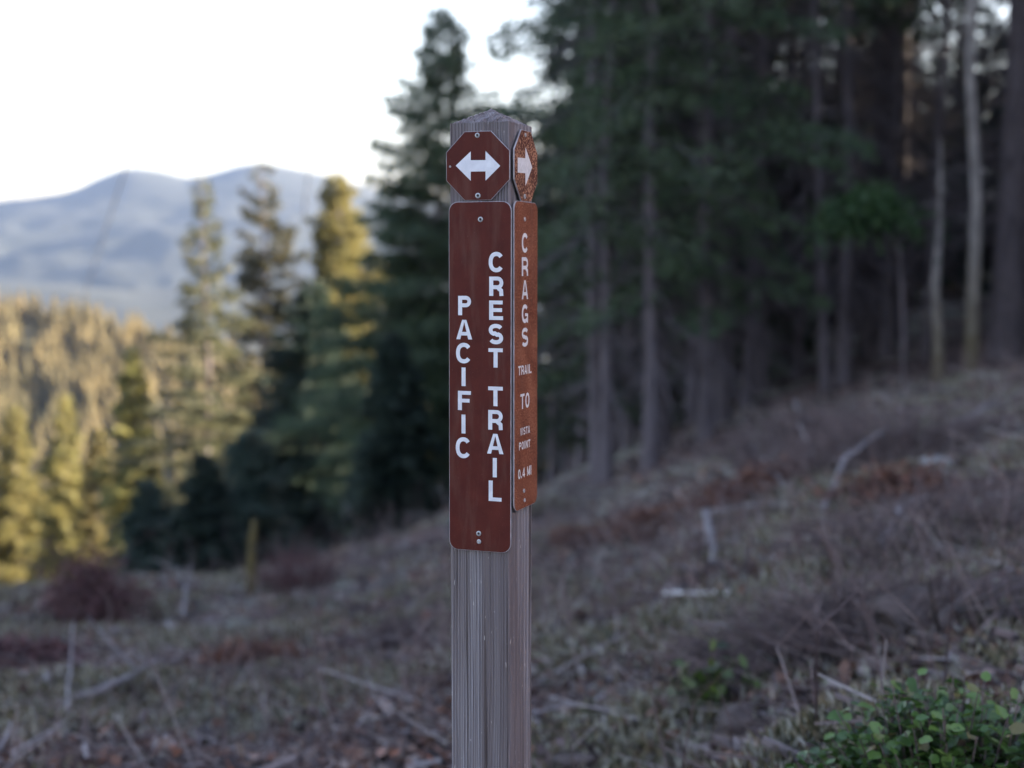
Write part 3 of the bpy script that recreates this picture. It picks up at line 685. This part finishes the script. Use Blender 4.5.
for j in range(ns):
    for q in range(lv):
        t = .12+.88*(q+.5*rg.random())/lv; b0 = Vector(P0[j]).lerp(Vector(P1[j]), t); an = q*2.4+j
        d = Vector((math.cos(an), math.sin(an), .25+.5*rg.normal()*.6)).normalized(); l = rg.uniform(.020, .036); w = l*.37
        s = d.cross(Vector((0, 0, 1))).normalized(); s = (s+Vector((0, 0, rg.normal()*.45))).normalized(); u = s.cross(d)
        b0 = b0+d*.006
        vs = [b0, b0+d*l*.3+s*w, b0+d*l*.68+s*w*.85+u*l*.05, b0+d*l-u*l*.10, b0+d*l*.68-s*w*.85+u*l*.05, b0+d*l*.3-s*w, b0+d*l*.33-u*w*.25, b0+d*l*.68-u*w*.2]
        VV += vs; o_ = off; FF += [(o_, o_+1, o_+6, o_+6), (o_+1, o_+2, o_+7, o_+6), (o_+2, o_+3, o_+7, o_+7), (o_+3, o_+4, o_+7, o_+7), (o_+4, o_+5, o_+6, o_+7), (o_+5, o_, o_+6, o_+6)]; off += 8
mb = MB(); mb.add(VV, [tuple(dict.fromkeys(f)) for f in FF]); mb.build('leaves', M['bush'], e, smooth=True)

# ------------------------------------------------------------------ the signpost
# post axes: front face normal nf (towards the camera, turned left), side face normal ns_
TH = R(20.6); S_ = .0935; D0 = 1.985
tx_ = Vector((math.cos(TH), -math.sin(TH), 0))       # along the front face, to the right (and nearer)
nf = Vector((-math.sin(TH), -math.cos(TH), 0))       # outward normal of the front face
near = at(510.6, 121, D0)                            # near vertical edge, top
ctr = near - tx_*(S_/2) - nf*(S_/2)
gpz = gz(ctr.x, ctr.y); EAVE = near.z - gpz
root = empty('trail_signpost', (ctr.x, ctr.y, gpz), -TH)
tag(root, 'weathered square wooden post with brown plates reading PACIFIC CREST TRAIL and CRAGS TRAIL', 'signpost')
# local frame: x = along front face, -y = outward from the front face, z up
def to_local(w): return Matrix.Rotation(TH, 4, 'Z') @ (w-root.location)
def ray_face(px, py, face, off):
    """Pixel -> (u, z) on the front (-y) or side (+x) face plane lifted by off."""
    d = at(px, py, 1.0)-cam.location; o_ = to_local(cam.location.copy()); d = Matrix.Rotation(TH, 4, 'Z').to_3x3() @ d
    if face == 'front': t = (-(S_/2+off)-o_.y)/d.y; q = o_+d*t; return q.x, q.z
    t = ((S_/2+off)-o_.x)/d.x; q = o_+d*t; return q.y, q.z

# wood material: growth rings about an axis far to the right, strongly stretched along z
m, N, L, b = newmat('weathered_post_wood')
v = coords(N, L, loc=(-.16, .03, 0)); dv = noise(N, L, 1.0, coords(N, L, scale=(14, 14, 1.2)), 4, .5, out=1)
mx_ = N.new('ShaderNodeVectorMath'); mx_.operation = 'MULTIPLY_ADD'; L.new(dv, mx_.inputs[0]); mx_.inputs[1].default_value = (.030, .030, 0); L.new(v, mx_.inputs[2])
w1 = N.new('ShaderNodeTexWave'); w1.wave_type = 'RINGS'; w1.rings_direction = 'Z'; w1.inputs['Scale'].default_value = 75; w1.inputs['Distortion'].default_value = .0
w1.inputs['Detail'].default_value = 0; L.new(mx_.outputs[0], w1.inputs['Vector'])
fib = noise(N, L, 1.0, coords(N, L, scale=(520, 520, 5)), 4, .6)
band = noise(N, L, 1.0, coords(N, L, scale=(30, 30, .7)), 3, .5)
spk = noise(N, L, 1.0, coords(N, L, scale=(260, 260, 60), loc=(3, 1, 0)), 2, .5)
rc = ramp(N, L, w1.outputs['Fac'], [(0, (.165, .152, .168)), (.45, (.235, .222, .248)), (1, (.33, .315, .35))])
c = mixc(N, L, ramp(N, L, fib, [(.35, (0, 0, 0)), (.62, (1, 1, 1))]), mixc(N, L, .55, rc, (.10, .075, .08)), rc)
c = mixc(N, L, ramp(N, L, band, [(.40, (0, 0, 0)), (.60, (.75, .75, .75))]), c, (.105, .082, .088))
crk = noise(N, L, 1.0, coords(N, L, scale=(95, 95, 1.3), loc=(2, 5, 1)), 3, .55)
c = mixc(N, L, ramp(N, L, crk, [(.34, (.9, .9, .9)), (.42, (0, 0, 0))]), c, (.045, .032, .032))
stn = noise(N, L, 1.0, coords(N, L, scale=(9, 9, 2.2), loc=(5, 2, 7)), 4, .6)
c = mixc(N, L, ramp(N, L, stn, [(.48, (0, 0, 0)), (.70, (.35, .35, .35))]), c, (.17, .14, .14))
c = mixc(N, L, ramp(N, L, spk, [(.70, (0, 0, 0)), (.74, (.7, .7, .7))]), c, (.50, .46, .46))
L.new(c, b.inputs['Base Color']); b.inputs['Roughness'].default_value = .82
hh_ = math_(N, L, 'ADD', w1.outputs['Fac'], math_(N, L, 'MULTIPLY', fib, .7)); bump(N, L, b, hh_, .75, .0016)
M['post'] = m

# post mesh: finely divided, weathered furrows cut into faces and cap
nS = 56; PK = .0245; hs2 = S_/2
def ringd(x, y):
    r = np.hypot(x-.16, y+.03) if False else np.hypot(x-.16, y+.03)
    return r
def furrow(x, y, z):
    r = np.hypot(np.asarray(x)-.16, np.asarray(y)+.03)
    wv = .5+.5*np.sin(r*2*math.pi/.0051 + 3*vnoise(np.asarray(x)*40+7, np.asarray(z)*1.5))
    return .0011*(1-wv)**1.5 + .0006*vnoise(np.asarray(x)*300+np.asarray(y)*170, np.asarray(z)*6)
per = []
bev = .0035
for k in range(nS): per.append((-hs2+bev+(S_-2*bev)*k/(nS-1), -hs2, 0, -1))
for k in range(nS): per.append((hs2, -hs2+bev+(S_-2*bev)*k/(nS-1), 1, 0))
for k in range(nS): per.append((hs2-bev-(S_-2*bev)*k/(nS-1), hs2, 0, 1))
for k in range(nS): per.append((-hs2, hs2-bev-(S_-2*bev)*k/(nS-1), -1, 0))
per = np.array(per); npn = len(per)
zrow = np.concatenate([np.linspace(-.35, EAVE-.02, 60), [EAVE-.008, EAVE]])
V = []
for z_ in zrow:
    fd = furrow(per[:, 0], per[:, 1], np.full(npn, z_))
    V.append(np.stack([per[:, 0]-per[:, 2]*fd, per[:, 1]-per[:, 3]*fd, np.full(npn, z_)], -1))
capr = [1., .985]+list(np.linspace(.93, .02, 22))
for s_ in capr[1:]:
    X = per[:, 0]*s_; Y = per[:, 1]*s_; fd = furrow(X, Y, np.full(npn, 5.0))
    V.append(np.stack([X, Y, EAVE + PK*(1-s_) - fd*2.2 - .0008*vnoise(X*200, Y*200)], -1))
V.append(np.array([[0, 0, EAVE+PK]]))
nr_ = len(V)-1; V = np.concatenate(V); mb = MB(); mb.v = [tuple(q) for q in V]
for r_ in range(nr_-1):
    for k in range(npn):
        a_ = r_*npn+k; c_ = r_*npn+(k+1) % npn; mb.f.append((a_, c_, c_+npn, a_+npn)); mb.m.append(0)
t_ = nr_*npn
for k in range(npn): mb.f.append(((nr_-1)*npn+k, (nr_-1)*npn+(k+1) % npn, t_)); mb.m.append(0)
mb.build('post', M['post'], root)

# sign materials
def sign_mat(name, base, var, speck=None, amt=.0, scale=180, rough=.62):
    m, N, L, b = newmat(name); v = coords(N, L)
    n = noise(N, L, 25, v, 5, .6); c = ramp(N, L, n, [(.3, base), (.75, var)])
    s2 = noise(N, L, 420, v, 2, .5); c = mixc(N, L, ramp(N, L, s2, [(.68, (0, 0, 0)), (.76, (.5, .5, .5))]), c, (.16, .09, .07))
    d2 = noise(N, L, 1.0, coords(N, L, scale=(60, 60, 9), loc=(3, 3, 8)), 4, .6)
    c = mixc(N, L, ramp(N, L, d2, [(.5, (0, 0, 0)), (.75, (.35, .35, .35))]), c, (.13, .075, .06))
    if speck:
        n2 = noise(N, L, scale, v, 3, .7); n3 = noise(N, L, 22, v, 3, .5)
        f = math_(N, L, 'ADD', n2, math_(N, L, 'MULTIPLY', n3, .25))
        lo = .625-amt*.5; c = mixc(N, L, ramp(N, L, f, [(lo-.03, (0, 0, 0)), (lo+.03, (1, 1, 1))]), c, speck)
        bump(N, L, b, f, .5, .0006)
    L.new(c, b.inputs['Base Color']); b.inputs['Roughness'].default_value = rough; b.inputs['Specular IOR Level'].default_value = .16
    return m
M['brown_plate'] = sign_mat('brown_plate', (.060, .011, .009), (.092, .018, .013))
M['rusty_plate'] = sign_mat('faded_brown_plate', (.12, .032, .018), (.19, .055, .028), (.30, .12, .07), -.08, 420, .7)
M['flaked_plate'] = sign_mat('flaked_brown_plate', (.075, .025, .018), (.13, .04, .025), (.42, .21, .13), -.08, 330, .8)
M['plate_edge'] = plain('plate_edge', (.25, .22, .24), (.42, .40, .44), 60, .5)
M['letter'] = plain('letter_sheeting', (.56, .56, .63), (.68, .68, .75), 90, .45)
M['letter_side'] = plain('worn_letter_sheeting', (.58, .56, .58), (.75, .72, .74), 200, .6)
m, N, L, b = newmat('galvanised_screw'); b.inputs['Base Color'].default_value = (.42, .42, .44, 1); b.inputs['Metallic'].default_value = .7; b.inputs['Roughness'].default_value = .5; M['screw'] = m
m, N, L, b = newmat('recess_shade'); b.inputs['Base Color'].default_value = (.03, .025, .025, 1); b.inputs['Roughness'].default_value = .9; M['hole_shade'] = m  # dark disc stands in for shade inside the screw head

TP = .0022                                            # plate thickness
def face_pt(face, u, z, off):                         # local point on a face
    return Vector((u, -(hs2+off), z)) if face == 'front' else Vector((hs2+off, u, z))
def plate(name, face, outline, off, mats, tilt=0.0, loc=None, yaw=0.0):
    """outline: list of (u, z) counter-clockwise seen from outside; object origin at the outline's centre."""
    cu = sum(p[0] for p in outline)/len(outline); cz = sum(p[1] for p in outline)/len(outline)
    o3 = face_pt(face, cu, cz, off); n = len(outline); mb = MB()
    P = lambda u, z, t: (Vector((u, -t, z)) if face == 'front' else Vector((t, u, z)))
    ch = .0004; outline_h = [(abs(p[0]-cu), abs(p[1]-cz)) for p in outline]
    ring = lambda s, t: [P((u-cu)*s, (z-cz), t) if False else P((u-cu)*s, (z-cz)*s, t) for u, z in outline]
    f0 = ring(1, 0); f1 = ring(1, TP-ch); f2 = [P((u-cu)*(1-.0006/max(o_[0] for o_ in outline_h)), (z-cz)*(1-.0006/max(o_[1] for o_ in outline_h)), TP) for u, z in outline]
    mb.add(f0+f1+f2, [tuple(range(n))[::-1]], 1)
    for k in range(n):
        j = (k+1) % n; mb.f.append((k, j, n+j, n+k)); mb.m.append(1); mb.f.append((n+k, n+j, 2*n+j, 2*n+k)); mb.m.append(1)
    mb.f.append(tuple(range(2*n, 3*n))); mb.m.append(0)
    o = mb.build(name, mats, root, o3)
    o.rotation_euler = ((0, tilt, yaw) if face == 'front' else (tilt, 0, yaw))
    return o, cu, cz
def rrect(u0, u1, z0, z1, r, n=7):
    out = []
    for (cx, cz, a0) in ((u1-r, z0+r, -90), (u1-r, z1-r, 0), (u0+r, z1-r, 90), (u0+r, z0+r, 180)):
        for k in range(n): a = R(a0+90*k/(n-1)); out.append((cx+r*math.cos(a), cz+r*math.sin(a)))
    return out
def octagon(cu, cz, w, h, cut=.293):
    a, b_ = w/2, h/2; c_ = cut*w; d_ = cut*h
    return [(cu-a+c_, cz-b_), (cu+a-c_, cz-b_), (cu+a, cz-b_+d_), (cu+a, cz+b_-d_), (cu+a-c_, cz+b_), (cu-a+c_, cz+b_), (cu-a, cz+b_-d_), (cu-a, cz-b_+d_)]

# ---- lettering: stroke built capitals, W x H box, stroke t
def arc(cx, cy, rx, ry, a0, a1, n=14, p=1.0):
    out = []
    for k in range(n+1):
        a = R(a0+(a1-a0)*k/n); c_, s_ = math.cos(a), math.sin(a)
        out.append((cx+rx*math.copysign(abs(c_)**p, c_), cy+ry*math.copysign(abs(s_)**p, s_)))
    return out
def glyph(ch, w, h, t):
    h2 = t/2; x0, x1, y0, y1 = h2, w-h2, h2, h-h2; xm = w/2; ym = h/2; P9 = .9
    th = t*.86; g2 = th/2; Y0, Y1 = g2, h-g2
    if ch == 'I': return [([(xm, 0), (xm, h)], t)]
    if ch == 'L': return [([(x0, 0), (x0, h)], t), ([(t, Y0), (w*.96, Y0)], th)]
    if ch == 'T': return [([(0, Y1), (w, Y1)], th), ([(xm, 0), (xm, h-th)], t)]
    if ch == 'E': return [([(x0, 0), (x0, h)], t), ([(t, Y0), (w, Y0)], th), ([(t, Y1), (w*.97, Y1)], th), ([(t, ym+.01*h), (w*.93, ym+.01*h)], th)]
    if ch == 'F': return [([(x0, 0), (x0, h)], t), ([(t, Y1), (w, Y1)], th), ([(t, ym), (w*.9, ym)], th)]
    if ch in 'PR':
        b_ = h*(.42 if ch == 'P' else .45); yb = b_+g2 if ch == 'P' else b_; ry = (Y1-yb)/2; cx = w*.58
        s = [([(x0, 0), (x0, h)], t), ([(t, Y1), (cx, Y1)]+arc(cx, Y1-ry, x1-cx, ry, 90, -90, 12)+[(cx, yb), (t, yb)], th*1.03)]
        if ch == 'R': s.append(([(w*.62, yb-th*.2), (x1-.02*w, yb*.62), (x1, 0)], t*.95))
        return s
    if ch == 'A': return [('poly', [(0, 0), (t*1.0, 0), (xm+t*.12, h), (xm-t*.52, h)]), ('poly', [(w, 0), (xm+t*.52, h), (xm-t*.12, h), (w-t*1.0, 0)]), ([(w*.27, h*.29), (w*.73, h*.29)], th*.95)]
    if ch == 'V': return [('poly', [(0, h), (xm-t*.5, 0), (xm+t*.12, 0), (t, h)]), ('poly', [(w, h), (w-t, h), (xm-t*.12, 0), (xm+t*.5, 0)])]
    if ch == 'C': return [(arc(xm, ym, xm-h2, ym-g2, 38, 322, 30, P9), t*.95)]
    if ch == 'O' or ch == '0': return [(arc(xm, ym, xm-h2, ym-g2, 0, 360, 36, P9), t*.95)]
    if ch == 'G': return [(arc(xm, ym, xm-h2, ym-g2, 40, 318, 30, P9), t*.95), ([(x1, 0), (x1, ym)], t*.8), ([(xm, ym-g2*.6), (x1-h2*.8, ym-g2*.6)], th*.85)]
    if ch == 'S':
        ru = (h/2-g2)/2; cu_ = ym+ru; cl = ym-ru
        return [(arc(xm, cu_, xm-h2, ru, 25, 260, 16, P9)[:-1]+[(xm*.85, ym+.035*h), (xm*1.15, ym-.035*h)]+arc(xm, cl, xm-h2, ru, 80, -155, 16, P9)[1:], t*.92)]
    if ch == 'N': return [([(x0, 0), (x0, h)], t*.9), ([(x1, 0), (x1, h)], t*.9), ([(x0, h*.97), (x1, h*.03)], t*.85)]
    if ch == 'M': return [([(x0, 0), (x0, h)], t*.85), ([(x1, 0), (x1, h)], t*.85), ([(x0, h*.97), (xm, h*.12)], t*.75), ([(x1, h*.97), (xm, h*.12)], t*.75)]
    if ch == '4': return [([(w*.72, 0), (w*.72, h)], t*.9), ([(w*.66, h*.97), (w*.06, h*.33)], t*.7), ([(0, h*.28), (w, h*.28)], th*.8)]
    if ch == '.': return [([(xm, 0), (xm, t*1.05)], t*1.1)]
    return []
def ribbon(pts, w):
    P = [Vector((p[0], p[1])) for p in pts]; n = len(P); closed = (P[0]-P[-1]).length < 1e-7; L_, R_ = [], []
    for i in range(n):
        if closed: a, c_ = P[(i-1) % (n-1)], P[(i+1) % (n-1)] if i < n-1 else P[1]
        else: a, c_ = P[max(i-1, 0)], P[min(i+1, n-1)]
        d1 = (P[i]-a); d2 = (c_-P[i])
        if d1.length < 1e-9: d1 = d2
        if d2.length < 1e-9: d2 = d1
        d1.normalize(); d2.normalize(); n1 = Vector((-d1.y, d1.x)); n2 = Vector((-d2.y, d2.x)); mm = (n1+n2)
        mm = mm/max(mm.length, 1e-6); k = 1/max(mm.dot(n1), .55); L_.append(P[i]+mm*w/2*k); R_.append(P[i]-mm*w/2*k)
    return L_, R_
def letter(mb, face, ch, u, z, w, h, t, lift, cu, cz):
    """Adds one capital with its lower left corner at (u, z)."""
    for k, (pts, wd) in enumerate(glyph(ch, w, h, t)):
        b0 = lift+.00006*(k+1); e_ = .00025
        P = lambda q, tt: (Vector((u+q.x-cu, -tt, z+q.y-cz)) if face == 'front' else Vector((tt, u+q.x-cu, z+q.y-cz)))
        if pts == 'poly': mb.add([P(Vector(q), b0+e_) for q in wd], [(0, 1, 2, 3)]); continue
        L_, R_ = ribbon(pts, wd); n = len(L_)
        mb.add([P(q, b0+e_) for q in R_]+[P(q, b0+e_) for q in L_], [(i, i+1, n+i+1, n+i) for i in range(n-1)])
def px_letter(mb, face, ch, x0, x1, y0, y1, off, cu, cz, t, slant=0):
    """Capital filling the pixel box, measured on the plate's plane."""
    ua, za = ray_face(x0, y1, face, off+TP); ub, zb = ray_face(x1, y0, face, off+TP)
    letter(mb, face, ch, ua, za, abs(ub-ua), zb-za, t, TP, cu, cz)
def px_u(px, py, face, off): return ray_face(px, py, face, off)[0]
def px_z(px, py, face, off): return ray_face(px, py, face, off)[1]
def screw(parent, face, px, py, off, cu, cz, kind='ring', r=.0034):
    u, z = ray_face(px, py, face, off+TP); mb = MB()
    P = lambda a, b_, t: (Vector((u-cu+a, -t, z-cz+b_)) if face == 'front' else Vector((t, u-cu+a, z-cz+b_)))
    n = 16; prof = [(r, TP, 0), (r*.95, TP+.0009, 0), (r*.62, TP+.0014, 0), (r*.45, TP+.0007, 0)]
    rows = [[P(math.cos(2*math.pi*k/n)*q[0], math.sin(2*math.pi*k/n)*q[0], q[1]) for k in range(n)] for q in prof]
    vs = sum(rows, []); fs = [(i*n+k, i*n+(k+1) % n, (i+1)*n+(k+1) % n, (i+1)*n+k) for i in range(3) for k in range(n)]
    mb.add(vs, fs, 0); mb.add(rows[3], [tuple(range(n))], 1)
    mb.build('screw', [M['screw'], M['hole_shade'] if kind == 'ring' else M['screw']], parent)

OF = .0012
# 1. front octagon with the double arrow
a_u, _ = ray_face(446.8, 166, 'front', OF); b_u, _ = ray_face(510.2, 166, 'front', OF)
_, zt = ray_face(478, 131.3, 'front', OF); _, zb_ = ray_face(478, 200.4, 'front', OF)
o, cu, cz = plate('arrow_plate', 'front', octagon((a_u+b_u)/2, (zt+zb_)/2, b_u-a_u, zt-zb_), OF, [M['brown_plate'], M['plate_edge']])
def px_poly(parent, face, pix, off, cu, cz, mat, name='arrow'):
    P = []
    for (x, y) in pix:
        u, z = ray_face(x, y, face, off+TP); P.append(Vector((u-cu, -(TP+.0003), z-cz)) if face == 'front' else Vector((TP+.0003, u-cu, z-cz)))
    mb = MB(); mb.add(P, [tuple(range(len(P)))]); ob = mb.build(name, mat, parent); return ob
px_poly(o, 'front', [(455.8, 165.7), (470.8, 180.8), (470.8, 171.6), (485.6, 171.4), (485.6, 180.6), (500.3, 165.9), (485.6, 151.0), (485.6, 160.1), (470.8, 160.2), (470.8, 151.4)], OF, cu, cz, M['letter'])
screw(o, 'front', 477.4, 135.3, OF, cu, cz, r=.0036); screw(o, 'front', 478.0, 195.7, OF, cu, cz, r=.0040); screw(o, 'front', 450.2, 166.6, OF, cu, cz, 'solid', .0016)

# 2. front name plate
u0 = px_u(449.6, 370, 'front', OF); u1 = px_u(511.6, 370, 'front', OF); z1 = px_z(480, 201.6, 'front', OF); z0 = px_z(480, 550.8, 'front', OF)
o, cu, cz = plate('name_plate', 'front', rrect(u0, u1, z0, z1, .0135), OF, [M['brown_plate'], M['plate_edge']], tilt=0.0022)
mb = MB(); T1 = .0061
for ch, x0, x1, ya, yb in [('C', 488.4, 504.0, 252.0, 272.0), ('R', 489.1, 503.4, 276.6, 295.8), ('E', 489.1, 503.0, 300.6, 319.8), ('S', 488.6, 503.2, 324.1, 343.9), ('T', 488.5, 502.8, 348.4, 367.3),
                           ('T', 488.3, 502.9, 386.8, 405.8), ('R', 488.4, 503.0, 410.4, 429.5), ('A', 487.3, 503.7, 434.2, 453.4), ('I', 492.5, 497.6, 458.1, 477.1), ('L', 489.0, 502.4, 481.1, 500.8)]:
    px_letter(mb, 'front', ch, x0, x1, ya, yb, OF, cu, cz, T1)
lt = mb.build('lettering', M['letter'], o); lt['label'] = 'pale capitals CREST TRAIL stacked in the right column'
mb = MB()
for ch, x0, x1, ya, yb in [('P', 458.1, 471.2, 296.0, 315.2), ('A', 456.3, 472.2, 320.0, 339.2), ('C', 456.0, 471.8, 343.2, 363.0), ('I', 461.3, 466.0, 367.6, 386.0), ('F', 458.1, 471.0, 391.2, 410.0),
                           ('I', 461.3, 466.0, 414.7, 433.4), ('C', 455.9, 471.4, 437.8, 457.6)]:
    px_letter(mb, 'front', ch, x0, x1, ya, yb, OF, cu, cz, T1)
lt = mb.build('lettering', M['letter'], o); lt['label'] = 'pale capitals PACIFIC stacked in the left column'
screw(o, 'front', 480.2, 219.4, OF, cu, cz, r=.0038); screw(o, 'front', 479.1, 533.5, OF, cu, cz, r=.0038); screw(o, 'front', 479.4, 541.6, OF, cu, cz, 'solid', .0034)

# 3. side octagon
OS = .0022
a_u = px_u(513.0, 166, 'side', OS); b_u = px_u(536.0, 166, 'side', OS); zt = px_z(524, 130.5, 'side', OS); zb_ = px_z(524, 201.6, 'side', OS)
o, cu, cz = plate('arrow_plate', 'side', octagon((a_u+b_u)/2, (zt+zb_)/2, b_u-a_u, zt-zb_), OS, [M['flaked_plate'], M['plate_edge']])
o['label'] = 'flaking rusty brown octagon with a single arrow'
px_poly(o, 'side', [(517.5, 157.5), (517.5, 172.6), (525.1, 173.2), (525.3, 186.0), (532.0, 167.3), (525.3, 147.0), (525.1, 158.3)], OS, cu, cz, M['letter_side'])
screw(o, 'side', 525.2, 135.0, OS, cu, cz, r=.003); screw(o, 'side', 524.6, 196.5, OS, cu, cz, r=.0036)

# 4. side name plate
a_u = px_u(512.8, 350, 'side', OS); b_u = px_u(536.0, 350, 'side', OS); z1 = px_z(516, 200.8, 'side', OS); z0 = px_z(516, 511.0, 'side', OS)
o, cu, cz = plate('name_plate', 'side', rrect(a_u, b_u, z0, z1, .013), OS, [M['rusty_plate'], M['plate_edge']], tilt=0.0)
o['label'] = 'faded rusty brown plate lettered CRAGS TRAIL TO VISTA POINT 0.4 MI'
mb = MB()
for ch, ya, yb in [('C', 233.4, 252.4), ('R', 257.3, 276.0), ('A', 280.3, 299.4), ('G', 304.3, 323.2), ('S', 327.5, 347.0)]:
    px_letter(mb, 'side', ch, 521.6, 527.9, ya, yb, OS, cu, cz, .0058)
mb.build('lettering', M['letter_side'], o)
def word(s, x0, x1, ya, yb, t, sp=.22):
    ua, za = ray_face(x0, yb, 'side', OS+TP); ub, _ = ray_face(x1, yb, 'side', OS+TP); _, zb = ray_face(x0, ya, 'side', OS+TP)
    mb = MB(); wd = {'I': .45, '.': .4, ' ': .5, 'M': 1.2}; tot = sum(wd.get(c_, 1.0) for c_ in s)+sp*(len(s)-1); k = (ub-ua)/tot; u = ua
    for c_ in s:
        w_ = wd.get(c_, 1.0)*k; letter(mb, 'side', c_, u, za, w_, zb-za, t, TP, cu, cz); u += w_+sp*k
    mb.build('lettering', M['letter_side'], o)
word('TRAIL', 518.0, 531.4, 366.3, 375.6, .0028); word('TO', 520.2, 529.2, 394.4, 409.4, .0042)
word('VISTA', 520.0, 529.6, 428.4, 435.8, .0022); word('POINT', 518.9, 530.0, 442.8, 450.6, .0023); word('0.4 MI', 517.9, 531.2, 470.0, 479.6, .0030)
screw(o, 'side', 524.6, 219.2, OS, cu, cz, r=.0032); screw(o, 'side', 523.8, 490.8, OS, cu, cz, r=.0032); screw(o, 'side', 524.4, 500.2, OS, cu, cz, 'solid', .003)

# ------------------------------------------------------------------ haze
HZB = (-14000, 14000, -3000, 13000, -420, 900)
x0, x1, y0, y1, z0, z1 = HZB
mb = MB(); mb.add([(x0, y0, z0), (x1, y0, z0), (x1, y1, z0), (x0, y1, z0), (x0, y0, z1), (x1, y0, z1), (x1, y1, z1), (x0, y1, z1)],
                  [(0, 3, 2, 1), (4, 5, 6, 7), (0, 1, 5, 4), (1, 2, 6, 5), (2, 3, 7, 6), (3, 0, 4, 7)])
m = bpy.data.materials.new('haze'); m.use_nodes = True; N, L = m.node_tree.nodes, m.node_tree.links
N.remove(N['Principled BSDF']); pv = N.new('ShaderNodeVolumePrincipled'); pv.inputs['Density'].default_value = 6.5e-5; pv.inputs['Color'].default_value = (.19, .265, .46, 1)
pv.inputs['Anisotropy'].default_value = .2
L.new(pv.outputs[0], N['Material Output'].inputs['Volume'])
hz = mb.build('haze', m); tag(hz, 'pale bluish air haze over the valley', 'haze', kind='stuff')
